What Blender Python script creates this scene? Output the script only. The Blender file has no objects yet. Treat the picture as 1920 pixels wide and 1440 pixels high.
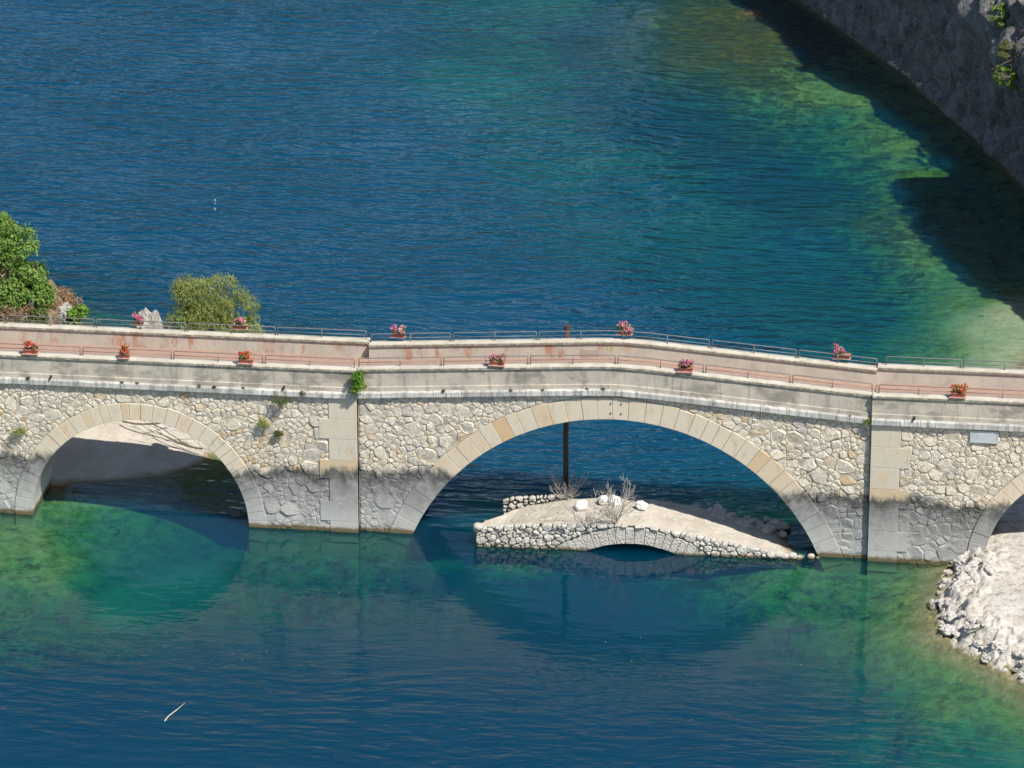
import bpy, bmesh, math, random
import numpy as np
from mathutils import Vector, noise as mnoise

R = math.radians
random.seed(7)
rng = np.random.default_rng(7)
S = bpy.context.scene
COL = S.collection

# ------------------------------------------------------------------ camera, sky, sun, exposure
cam_d = bpy.data.cameras.new('camera')
cam_d.sensor_width = 36.0
cam_d.lens = 36.0 * 200.0 * 42.0 / 1920.0
cam_d.clip_start = 1.0
cam_d.clip_end = 3000.0
cam = bpy.data.objects.new('camera', cam_d)
COL.objects.link(cam)
cam.location = (21.09, -182.58, 79.33)
cam.rotation_euler = (R(90 - 21.3), 0.0, R(8.0))
S.camera = cam

SUN_EL, SUN_AZ = R(52.0), R(52.0)
sun_vec = Vector((math.cos(SUN_EL) * math.sin(SUN_AZ), -math.cos(SUN_EL) * math.cos(SUN_AZ), math.sin(SUN_EL)))
w = bpy.data.worlds.new('World')
S.world = w
w.use_nodes = True
wn = w.node_tree
sky = wn.nodes.new('ShaderNodeTexSky')
sky.sky_type = 'NISHITA'
sky.sun_disc = False
sky.sun_elevation = SUN_EL
sky.sun_rotation = math.pi - SUN_AZ
sky.altitude = 800.0
wn.links.new(sky.outputs[0], wn.nodes['Background'].inputs[0])
wn.nodes['Background'].inputs[1].default_value = 0.095
sl = bpy.data.lights.new('sun', 'SUN')
sl.energy = 5.0
sl.angle = R(0.5)
sl.color = (1.0, 0.95, 0.87)
so = bpy.data.objects.new('sun', sl)
COL.objects.link(so)
so.rotation_euler = (-sun_vec).to_track_quat('-Z', 'Y').to_euler()
S.view_settings.view_transform = 'Standard'
S.view_settings.look = 'None'
S.view_settings.gamma = 1.0
S.view_settings.use_curve_mapping = False
S.view_settings.exposure = 0.55
S.cycles.max_bounces = 6
S.cycles.diffuse_bounces = 2
S.cycles.glossy_bounces = 2
S.cycles.transmission_bounces = 2
S.cycles.transparent_max_bounces = 6
S.cycles.use_adaptive_sampling = True
S.cycles.adaptive_threshold = 0.02


# ------------------------------------------------------------------ object helpers
def obj(name, me, mat=None, parent=None):
    o = bpy.data.objects.new(name, me)
    COL.objects.link(o)
    if mat is not None and me is not None and not me.materials:
        me.materials.append(mat)
    if parent is not None:
        o.parent = parent
    return o


def empty(name, loc=(0, 0, 0), rz=0.0):
    o = bpy.data.objects.new(name, None)
    COL.objects.link(o)
    o.location = loc
    o.rotation_euler = (0, 0, rz)
    o.empty_display_size = 0.2
    return o


def tag(o, label, cat, group=None):
    o['label'] = label
    o['category'] = cat
    if group:
        o['group'] = group
    return o


def kind(o, k):
    o['kind'] = k
    return o


class MB:
    """collects verts and faces of one mesh"""
    def __init__(s):
        s.v, s.f, s.t = [], [], []

    def add(s, vs, fs, tint=0.5):
        n = len(s.v)
        s.v.extend([tuple(p) for p in vs])
        s.f.extend([tuple(i + n for i in f) for f in fs])
        s.t.extend([tint] * len(vs))

    def hexa(s, p, tint=0.5):
        """8 corners: bottom ring 0-3 (ccw from above), top ring 4-7"""
        s.add(p, [(3, 2, 1, 0), (4, 5, 6, 7), (0, 1, 5, 4), (1, 2, 6, 5), (2, 3, 7, 6), (3, 0, 4, 7)], tint)

    def box(s, x0, x1, y0, y1, z0, z1, tint=0.5):
        s.hexa([(x0, y0, z0), (x1, y0, z0), (x1, y1, z0), (x0, y1, z0), (x0, y0, z1), (x1, y0, z1), (x1, y1, z1), (x0, y1, z1)], tint)

    def tube(s, pts, rad, n=6, tint=0.5, cap=True):
        pts = [Vector(p) for p in pts]
        if not hasattr(rad, '__len__'):
            rad = [rad] * len(pts)
        base = len(s.v)
        for i, p in enumerate(pts):
            d = (pts[min(i + 1, len(pts) - 1)] - pts[max(i - 1, 0)])
            d = d.normalized() if d.length > 1e-9 else Vector((0, 0, 1))
            a = d.orthogonal().normalized()
            if abs(d.z) < 0.98:
                a = d.cross(Vector((0, 0, 1))).normalized()
            b = d.cross(a)
            for k in range(n):
                t = 2 * math.pi * k / n
                s.v.append(tuple(p + (a * math.cos(t) + b * math.sin(t)) * rad[i]))
                s.t.append(tint)
        for i in range(len(pts) - 1):
            for k in range(n):
                k2 = (k + 1) % n
                s.f.append((base + i * n + k, base + i * n + k2, base + (i + 1) * n + k2, base + (i + 1) * n + k))
        if cap:
            s.f.append(tuple(base + k for k in range(n))[::-1])
            s.f.append(tuple(base + (len(pts) - 1) * n + k for k in range(n)))

    def mesh(s, name, smooth=False):
        me = bpy.data.meshes.new(name)
        me.from_pydata(s.v, [], s.f)
        a = me.attributes.new('tint', 'FLOAT', 'POINT')
        a.data.foreach_set('value', np.array(s.t, dtype=np.float32))
        if smooth:
            me.polygons.foreach_set('use_smooth', [True] * len(me.polygons))
        me.update()
        return me

    def build(s, name, mat, parent=None, smooth=False):
        return obj(name, s.mesh(name, smooth), mat, parent)


def grid_mesh(name, X, Y, Z, attrs=None, smooth=True):
    n, m = X.shape
    co = np.stack([X, Y, Z], -1).reshape(-1, 3)
    idx = np.arange(n * m).reshape(n, m)
    f = np.stack([idx[:-1, :-1], idx[:-1, 1:], idx[1:, 1:], idx[1:, :-1]], -1).reshape(-1, 4)
    return quad_mesh(name, co, f, attrs, smooth)


def quad_mesh(name, co, f, attrs=None, smooth=False):
    me = bpy.data.meshes.new(name)
    k = f.shape[1]
    me.vertices.add(len(co))
    me.vertices.foreach_set('co', np.ascontiguousarray(co, dtype=np.float32).ravel())
    me.loops.add(f.size)
    me.loops.foreach_set('vertex_index', np.ascontiguousarray(f, dtype=np.int32).ravel())
    me.polygons.add(len(f))
    me.polygons.foreach_set('loop_start', np.arange(0, f.size, k, dtype=np.int32))
    me.polygons.foreach_set('loop_total', np.full(len(f), k, dtype=np.int32))
    me.polygons.foreach_set('use_smooth', np.full(len(f), smooth))
    for nm, val in (attrs or {}).items():
        a = me.attributes.new(nm, 'FLOAT', 'POINT')
        a.data.foreach_set('value', np.ascontiguousarray(val, dtype=np.float32).ravel())
    me.update(calc_edges=True)
    me.validate()
    return me


def vnoise(x, y, z=0.0, octv=4, seed=0.0):
    """smooth vectorised value noise in about -1..1"""
    x = np.asarray(x, float); y = np.asarray(y, float); z = np.asarray(z, float) + 0 * x
    out = np.zeros(np.broadcast(x, y).shape); amp, tot = 1.0, 0.0

    def h(i, j, k):
        v = np.sin(i * 127.1 + j * 311.7 + k * 74.7 + seed * 17.3) * 43758.5453
        return (v - np.floor(v)) * 2 - 1
    for o in range(octv):
        s = 2.0 ** o
        a, b, c = x * s + o * 13.7, y * s + o * 7.1, z * s + o * 3.3
        i, j, k = np.floor(a), np.floor(b), np.floor(c)
        u, v, t = a - i, b - j, c - k
        u, v, t = u * u * (3 - 2 * u), v * v * (3 - 2 * v), t * t * (3 - 2 * t)
        r = 0
        for dk, wk in ((0, 1 - t), (1, t)):
            r = r + wk * ((h(i, j, k + dk) * (1 - u) + h(i + 1, j, k + dk) * u) * (1 - v) + (h(i, j + 1, k + dk) * (1 - u) + h(i + 1, j + 1, k + dk) * u) * v)
        out = out + amp * r
        tot += amp
        amp *= 0.5
    return out / tot


def sstep(a, b, x):
    t = np.clip((np.asarray(x, float) - a) / (b - a), 0, 1)
    return t * t * (3 - 2 * t)


# ------------------------------------------------------------------ material helpers
class NT:
    def __init__(s, name):
        s.m = bpy.data.materials.new(name)
        s.m.use_nodes = True
        s.t = s.m.node_tree
        s.t.nodes.clear()
        s.out = s.t.nodes.new('ShaderNodeOutputMaterial')
        s.geo = s.t.nodes.new('ShaderNodeNewGeometry')
        s.pos = s.geo.outputs['Position']

    def n(s, ty, **kw):
        nd = s.t.nodes.new(ty)
        for k, v in kw.items():
            setattr(nd, k, v)
        return nd

    def set(s, sock, v):
        if hasattr(v, 'links'):
            s.t.links.new(v, sock)
        elif isinstance(v, (tuple, list)) and len(v) == 3 and sock.type == 'RGBA':
            sock.default_value = (*v, 1.0)
        else:
            sock.default_value = v

    def math(s, op, a, b=0.0, c=0.0, clamp=False):
        nd = s.n('ShaderNodeMath', operation=op, use_clamp=clamp)
        s.set(nd.inputs[0], a); s.set(nd.inputs[1], b)
        if len(nd.inputs) > 2:
            s.set(nd.inputs[2], c)
        return nd.outputs[0]

    def mapping(s, scale=(1, 1, 1), rot=(0, 0, 0), loc=(0, 0, 0), vec=None):
        nd = s.n('ShaderNodeMapping')
        s.set(nd.inputs['Vector'], vec or s.pos)
        nd.inputs['Scale'].default_value = scale
        nd.inputs['Rotation'].default_value = rot
        nd.inputs['Location'].default_value = loc
        return nd.outputs[0]

    def noise(s, scale=1.0, detail=4.0, rough=0.55, vec=None, dist=0.0, sc3=None, loc=(0, 0, 0), rot=(0, 0, 0)):
        nd = s.n('ShaderNodeTexNoise')
        if sc3 is not None or loc != (0, 0, 0):
            vec = s.mapping(sc3 or (1, 1, 1), rot, loc, vec)
        s.set(nd.inputs['Vector'], vec or s.pos)
        nd.inputs['Scale'].default_value = scale
        nd.inputs['Detail'].default_value = detail
        nd.inputs['Roughness'].default_value = rough
        nd.inputs['Distortion'].default_value = dist
        return nd.outputs['Fac']

    def voro(s, scale, vec=None, feature='DISTANCE_TO_EDGE', out='Distance', rand=1.0):
        nd = s.n('ShaderNodeTexVoronoi', feature=feature)
        s.set(nd.inputs['Vector'], vec or s.pos)
        nd.inputs['Scale'].default_value = scale
        nd.inputs['Randomness'].default_value = rand
        return nd.outputs[out]

    def ramp(s, f, a, b, lo=0.0, hi=1.0):
        nd = s.n('ShaderNodeMapRange', interpolation_type='SMOOTHSTEP')
        s.set(nd.inputs[0], f)
        nd.inputs[1].default_value = a; nd.inputs[2].default_value = b
        nd.inputs[3].default_value = lo; nd.inputs[4].default_value = hi
        return nd.outputs[0]

    def mix(s, f, a, b, mode='MIX'):
        nd = s.n('ShaderNodeMix', data_type='RGBA', blend_type=mode)
        s.set(nd.inputs[0], f); s.set(nd.inputs[6], a); s.set(nd.inputs[7], b)
        return nd.outputs[2]

    def attr(s, name):
        return s.n('ShaderNodeAttribute', attribute_name=name).outputs['Fac']

    def z(s):
        nd = s.n('ShaderNodeSeparateXYZ')
        s.set(nd.inputs[0], s.pos)
        return nd.outputs[2]

    def xyz(s):
        nd = s.n('ShaderNodeSeparateXYZ')
        s.set(nd.inputs[0], s.pos)
        return nd.outputs

    def bump(s, h, dist=0.02, strength=1.0):
        nd = s.n('ShaderNodeBump')
        nd.inputs['Strength'].default_value = strength
        nd.inputs['Distance'].default_value = dist
        s.set(nd.inputs['Height'], h)
        return nd.outputs[0]

    def finish(s, col, rough=0.85, normal=None, spec=0.25, trans=None):
        b = s.n('ShaderNodeBsdfPrincipled')
        s.set(b.inputs['Base Color'], col)
        s.set(b.inputs['Roughness'], rough)
        b.inputs['Specular IOR Level'].default_value = spec
        if normal is not None:
            s.set(b.inputs['Normal'], normal)
        s.t.links.new(b.outputs[0], s.out.inputs[0])
        return s.m


def waterline_stain(q, col):
    """lake-level stain: dark band at the old high-water line, grey sediment below, algae at the water's edge"""
    z = q.z()
    wob = q.math('MULTIPLY_ADD', q.noise(0.55, 7, 0.75, sc3=(1, 1, 0.35)), 2.6, -1.3)
    zz = q.math('ADD', z, wob)
    grey = q.mix(q.ramp(zz, 0.2, 3.0), (0.38, 0.375, 0.355), (0.135, 0.135, 0.128))
    grey = q.mix(q.math('MULTIPLY', q.ramp(zz, 2.2, 2.75), 0.85), grey, (0.05, 0.049, 0.043))
    g2 = q.mix(q.ramp(q.noise(2.2, 6, 0.7), 0.42, 0.7, 0.0, 0.4), grey, (0.42, 0.415, 0.39))
    g2 = q.mix(q.ramp(q.noise(1.3, 5, 0.7, loc=(5, 2, 1)), 0.5, 0.75, 0.0, 0.5), g2, (0.13, 0.13, 0.125))
    c = q.mix(q.ramp(zz, 2.7, 3.15), g2, col)
    zb = q.math('ADD', z, q.math('MULTIPLY_ADD', q.noise(2.5, 3), 0.3, -0.15))
    c = q.mix(q.ramp(zb, 0.1, 0.3), (0.12, 0.095, 0.05), c)
    return q.mix(q.ramp(zb, -0.35, -0.05), (0.26, 0.26, 0.10), c)


def mat_rubble():
    q = NT('rubble_limestone')
    t = q.attr('tint')
    c = q.mix(q.ramp(t, 0.55, 0.95), (0.60, 0.54, 0.44), (0.47, 0.345, 0.20))
    c = q.mix(q.ramp(t, 0.28, 0.05), c, (0.42, 0.40, 0.36))
    c = q.mix(q.ramp(q.noise(7, 5, 0.7), 0.42, 0.68, 0, 0.75), c, (0.30, 0.25, 0.18))
    c = q.mix(q.ramp(q.noise(3.0, 4, 0.6, loc=(3, 1, 8)), 0.55, 0.7, 0, 0.5), c, (0.74, 0.71, 0.64))
    c = q.mix(q.ramp(q.noise(0.6, 4, 0.6, loc=(9, 1, 8)), 0.55, 0.75, 0, 0.4), c, (0.35, 0.32, 0.28))
    c = waterline_stain(q, c)
    h = q.noise(9, 6, 0.7)
    return q.finish(c, 0.9, q.bump(h, 0.05))


def mat_mortar():
    q = NT('lime_mortar')
    c = q.mix(q.noise(6, 4), (0.36, 0.30, 0.22), (0.47, 0.41, 0.32))
    c = q.mix(q.ramp(q.noise(1.2, 4, loc=(1, 4, 2)), 0.5, 0.7), c, (0.30, 0.27, 0.23))
    c = waterline_stain(q, c)
    return q.finish(c, 0.95, q.bump(q.noise(14, 5, 0.7), 0.04))


def mat_dressed(name='dressed_stone', base=(0.53, 0.465, 0.36), och=(0.50, 0.34, 0.18), stain=True):
    q = NT(name)
    t = q.attr('tint')
    c = q.mix(q.ramp(t, 0.45, 1.0, 0, 0.8), base, och)
    c = q.mix(q.ramp(q.noise(1.6, 5, 0.65, sc3=(1, 1, 0.5)), 0.5, 0.72, 0, 0.7), c, och)
    c = q.mix(q.ramp(q.noise(4, 5, 0.7, loc=(2, 2, 7), sc3=(1, 1, 0.4)), 0.52, 0.75, 0, 0.55), c, (0.27, 0.25, 0.22))
    c = q.mix(q.ramp(q.noise(12, 4, 0.7), 0.55, 0.8, 0, 0.35), c, (0.65, 0.60, 0.52))
    if stain:
        c = waterline_stain(q, c)
    return q.finish(c, 0.9, q.bump(q.noise(18, 5, 0.7), 0.012))


def mat_render_wall():
    """cement rendered parapet: grey beige with dark damp blotches and runs"""
    q = NT('parapet_render')
    c = q.mix(q.ramp(q.noise(0.8, 5, 0.6), 0.35, 0.65), (0.45, 0.40, 0.325), (0.36, 0.33, 0.28))
    c = q.mix(q.ramp(q.noise(0.7, 6, 0.7, loc=(4, 8, 2), sc3=(1, 1, 1.6)), 0.46, 0.62, 0, 0.8), c, (0.20, 0.185, 0.15))
    c = q.mix(q.ramp(q.noise(2.6, 5, 0.7, sc3=(1, 1, 0.16)), 0.5, 0.66, 0, 0.65), c, (0.18, 0.17, 0.15))
    c = q.mix(q.ramp(q.noise(1.4, 4, 0.6, sc3=(1, 1, 0.12), loc=(7, 0, 0)), 0.68, 0.76, 0, 0.65), c, (0.6, 0.57, 0.5))
    c = q.mix(q.ramp(q.noise(1.1, 3, 0.6, loc=(17, 3, 0)), 0.7, 0.76, 0, 0.35), c, (0.40, 0.36, 0.16))
    return q.finish(c, 0.92, q.bump(q.noise(10, 5, 0.7), 0.012))


def mat_render_inner():
    """far parapet: pinkish beige render with rust and brick showing through"""
    q = NT('parapet_render_rust')
    c = q.mix(q.ramp(q.noise(0.9, 5, 0.6), 0.35, 0.65), (0.47, 0.42, 0.345), (0.39, 0.355, 0.30))
    c = q.mix(q.ramp(q.noise(2.3, 5, 0.7, sc3=(1, 1, 0.3)), 0.52, 0.74, 0, 0.6), c, (0.26, 0.22, 0.19))
    x, y, z = q.xyz()
    m = q.math('MULTIPLY', q.ramp(q.noise(0.45, 3, 0.6, loc=(2.2, 0, 0)), 0.52, 0.6), q.ramp(q.noise(2.4, 6, 0.75, sc3=(1, 1, 0.3), loc=(3, 1, 1)), 0.46, 0.58))
    m = q.math('MULTIPLY', m, q.ramp(x, 2.0, -3.0, 0.25, 1.0))
    c = q.mix(q.math('MULTIPLY', m, 0.75), c, (0.36, 0.14, 0.07))
    return q.finish(c, 0.92, q.bump(q.noise(10, 5, 0.7), 0.012))


def mat_coping():
    q = NT('coping_stone')
    c = q.mix(q.ramp(q.noise(1.2, 5), 0.4, 0.65), (0.48, 0.445, 0.37), (0.39, 0.35, 0.28))
    nz = q.n('ShaderNodeSeparateXYZ')
    q.set(nz.inputs[0], q.geo.outputs['Normal'])
    up = q.ramp(nz.outputs[2], 0.3, 0.8)
    c2 = q.mix(q.ramp(q.noise(5, 6, 0.75), 0.34, 0.58, 0, 0.9), c, (0.16, 0.145, 0.10))
    c2 = q.mix(q.ramp(q.noise(2, 4, 0.7, loc=(3, 3, 3)), 0.58, 0.68, 0, 0.5), c2, (0.36, 0.30, 0.14))
    c = q.mix(up, c2, q.mix(q.ramp(q.noise(6, 5, 0.7), 0.55, 0.75, 0, 0.4), c, (0.3, 0.27, 0.2)))
    return q.finish(c, 0.93, q.bump(q.noise(16, 5, 0.7), 0.025))


def mat_cornice():
    q = NT('cornice_limestone')
    t = q.attr('tint')
    c = q.mix(t, (0.56, 0.55, 0.51), (0.45, 0.43, 0.39))
    c = q.mix(q.ramp(q.noise(5.5, 5, 0.75, sc3=(1, 1, 0.12)), 0.44, 0.64, 0, 0.85), c, (0.15, 0.15, 0.145))
    c = q.mix(q.ramp(q.noise(0.35, 3, 0.6, loc=(8, 2, 1)), 0.45, 0.62, 0, 0.55), c, (0.26, 0.255, 0.24))
    return q.finish(c, 0.9, q.bump(q.noise(14, 5, 0.7), 0.02))


def mat_simple(name, c1, c2, scale=6.0, rough=0.85, bump=0.0, spec=0.25, metal=False):
    q = NT(name)
    c = q.mix(q.ramp(q.noise(scale, 5, 0.65), 0.35, 0.65), c1, c2)
    return q.finish(c, rough, q.bump(q.noise(scale * 3, 5, 0.7), bump) if bump else None, spec)


def mat_deck():
    q = NT('red_paving')
    c = q.mix(q.ramp(q.noise(1.5, 5, 0.6), 0.35, 0.7), (0.32, 0.205, 0.16), (0.27, 0.18, 0.145))
    e = q.voro(7.0, q.mapping((1, 1.0, 0.2)))
    c = q.mix(q.ramp(e, 0.0, 0.05, 0.5, 0.0), c, (0.3, 0.16, 0.11))
    c = q.mix(q.ramp(q.noise(3.5, 4, 0.7, loc=(1, 5, 2)), 0.6, 0.75, 0, 0.5), c, (0.55, 0.42, 0.33))
    return q.finish(c, 0.9)


def mat_leaf(name, c1, c2, c3, trans=0.35):
    q = NT(name)
    t = q.attr('tint')
    c = q.mix(q.ramp(t, 0.0, 0.6), c1, c2)
    c = q.mix(q.ramp(t, 0.7, 1.0), c, c3)
    c = q.mix(q.ramp(q.noise(0.9, 3), 0.4, 0.65, 0, 0.5), c, c1)
    d = q.n('ShaderNodeBsdfPrincipled')
    q.set(d.inputs['Base Color'], c)
    d.inputs['Roughness'].default_value = 0.6
    d.inputs['Specular IOR Level'].default_value = 0.3
    tr = q.n('ShaderNodeBsdfTranslucent')
    q.set(tr.inputs['Color'], c)
    mx = q.n('ShaderNodeMixShader')
    mx.inputs[0].default_value = trans
    q.t.links.new(d.outputs[0], mx.inputs[1]); q.t.links.new(tr.outputs[0], mx.inputs[2])
    q.t.links.new(mx.outputs[0], q.out.inputs[0])
    return q.m


def mat_ground():
    """bed and banks: pale gravel and limestone dust on land, algae and weed under water"""
    q = NT('lake_ground')
    z = q.z()
    weed = q.attr('weed')
    sand = q.mix(q.ramp(q.noise(0.9, 6, 0.65), 0.35, 0.65), (0.50, 0.455, 0.385), (0.41, 0.365, 0.30))
    sand = q.mix(q.ramp(q.noise(9, 5, 0.75), 0.5, 0.7, 0, 0.6), sand, (0.33, 0.29, 0.24))
    sand = q.mix(q.ramp(q.noise(26, 3, 0.7), 0.6, 0.72, 0, 0.6), sand, (0.7, 0.67, 0.62))
    bed = q.mix(q.ramp(q.noise(1.6, 6, 0.75), 0.35, 0.65), (0.23, 0.265, 0.075), (0.075, 0.11, 0.028))
    bed = q.mix(q.ramp(q.noise(4.0, 5, 0.8, loc=(3, 9, 1)), 0.5, 0.7, 0, 0.6), bed, (0.27, 0.26, 0.13))
    pale = q.mix(q.ramp(q.noise(2.4, 6, 0.75), 0.35, 0.65), (0.46, 0.42, 0.29), (0.31, 0.28, 0.18))
    bed = q.mix(q.ramp(weed, 0.16, 0.03), bed, pale)
    wn_ = q.math('ADD', weed, q.math('MULTIPLY_ADD', q.noise(0.95, 8, 0.8, loc=(1, 2, 3)), 3.0, -1.5))
    wcol = q.mix(q.ramp(q.noise(2.2, 6, 0.75), 0.40, 0.62), (0.022, 0.030, 0.008), (0.10, 0.092, 0.018))
    wcol = q.mix(q.ramp(q.noise(1.0, 4, 0.7, loc=(7, 7, 7)), 0.55, 0.7), wcol, (0.025, 0.035, 0.02))
    bed = q.mix(q.ramp(wn_, 0.40, 0.60), bed, wcol)
    edge = q.math('ADD', z, q.math('MULTIPLY_ADD', q.noise(1.5, 4), 0.12, -0.06))
    bed = q.mix(q.ramp(edge, -0.16, -0.04), bed, (0.24, 0.19, 0.10))
    sand = q.mix(q.ramp(q.math('ADD', z, q.noise(1.0, 4, loc=(5, 5, 5))), 2.3, 3.1), sand, q.mix(q.ramp(q.noise(2.0, 5, 0.7), 0.4, 0.6), (0.26, 0.20, 0.125), (0.15, 0.115, 0.07)))
    c = q.mix(q.ramp(edge, -0.02, 0.14), bed, sand)
    h = q.math('ADD', q.noise(5, 6, 0.7), q.math('MULTIPLY', q.noise(22, 4, 0.7), 0.4))
    return q.finish(c, 0.95, q.bump(h, 0.09))


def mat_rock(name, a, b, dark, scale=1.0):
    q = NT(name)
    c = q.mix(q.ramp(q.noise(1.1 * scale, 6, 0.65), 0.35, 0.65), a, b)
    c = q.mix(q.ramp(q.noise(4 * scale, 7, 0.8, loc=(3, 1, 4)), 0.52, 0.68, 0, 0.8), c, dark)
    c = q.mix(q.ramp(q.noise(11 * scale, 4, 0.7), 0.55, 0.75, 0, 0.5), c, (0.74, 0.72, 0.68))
    z = q.z()
    zb = q.math('ADD', z, q.math('MULTIPLY_ADD', q.noise(2.5, 3), 0.3, -0.15))
    c = q.mix(q.ramp(zb, 0.0, 0.22), (0.14, 0.11, 0.06), c)
    h = q.math('ADD', q.noise(3.5 * scale, 8, 0.75), q.math('MULTIPLY', q.voro(4 * scale), 0.6))
    return q.finish(c, 0.95, q.bump(h, 0.18 / scale))


def mat_water():
    q = NT('lake_water')
    d = q.attr('depth')
    # wind ripples: crests roughly across the view, warped by a slow field
    warp = q.n('ShaderNodeVectorMath', operation='MULTIPLY_ADD')
    nv = q.n('ShaderNodeTexNoise')
    q.set(nv.inputs['Vector'], q.pos)
    nv.inputs['Scale'].default_value = 0.035
    nv.inputs['Detail'].default_value = 2.0
    q.set(warp.inputs[0], nv.outputs['Color'])
    warp.inputs[1].default_value = (9.0, 9.0, 0.0)
    q.set(warp.inputs[2], q.pos)
    P = warp.outputs[0]
    r8 = (0, 0, R(-10))
    w1 = q.noise(1.0, 2.5, 0.5, vec=q.mapping((0.46, 1.2, 1), r8, vec=P))
    w2 = q.noise(1.0, 2.0, 0.5, vec=q.mapping((1.3, 3.0, 1), (0, 0, R(-4)), (4, 3, 0), vec=P))
    w3 = q.noise(1.0, 2.0, 0.5, vec=q.mapping((3.2, 6.0, 1), (0, 0, R(14)), (1, 8, 0), vec=P))
    h = q.math('ADD', q.math('MULTIPLY', w1, 1.0), q.math('ADD', q.math('MULTIPLY', w2, 0.20), q.math('MULTIPLY', w3, 0.045)))
    calm = q.attr('calm')
    h = q.math('MULTIPLY', h, q.math('MULTIPLY_ADD', q.ramp(q.noise(0.06, 3, 0.6, loc=(30, 0, 0)), 0.3, 0.7, 0.5, 1.2), calm, 0.0))
    nrm = q.bump(h, 0.42, 1.0)
    # light that reaches the bed and comes back, light scattered up by the water body itself
    def ch(k):
        return q.math('POWER', math.e, q.math('MULTIPLY', d, -k))
    T = q.n('ShaderNodeCombineColor')
    for i, k in enumerate((0.62, 0.24, 0.33)):
        q.set(T.inputs[i], ch(k))
    T2 = q.n('ShaderNodeCombineColor')
    for i, k in enumerate((1.0, 0.34, 0.36)):
        q.set(T2.inputs[i], q.math('SUBTRACT', 1.0, ch(k)))
    tr = q.n('ShaderNodeBsdfTransparent')
    q.set(tr.inputs[0], T.outputs[0])
    up = q.n('ShaderNodeSubsurfaceScattering', falloff='BURLEY')
    sc = q.mix(q.attr('turbidity'), (0, 0, 0), (0.0002, 0.039, 0.083))
    q.set(up.inputs['Color'], q.mix(1.0, T2.outputs[0], sc, 'MULTIPLY'))
    up.inputs['Scale'].default_value = 1.0
    up.inputs['Radius'].default_value = (1.0, 2.5, 3.5)
    q.set(up.inputs['Normal'], nrm)
    body = q.n('ShaderNodeAddShader')
    q.t.links.new(tr.outputs[0], body.inputs[0]); q.t.links.new(up.outputs[0], body.inputs[1])
    gl = q.n('ShaderNodeBsdfGlossy')
    gl.inputs['Roughness'].default_value = 0.035
    q.set(gl.inputs['Normal'], nrm)
    fr = q.n('ShaderNodeFresnel')
    fr.inputs['IOR'].default_value = 1.333
    q.set(fr.inputs['Normal'], nrm)
    mx = q.n('ShaderNodeMixShader')
    q.t.links.new(fr.outputs[0], mx.inputs[0]); q.t.links.new(body.outputs[0], mx.inputs[1]); q.t.links.new(gl.outputs[0], mx.inputs[2])
    q.t.links.new(mx.outputs[0], q.out.inputs[0])
    return q.m


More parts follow.
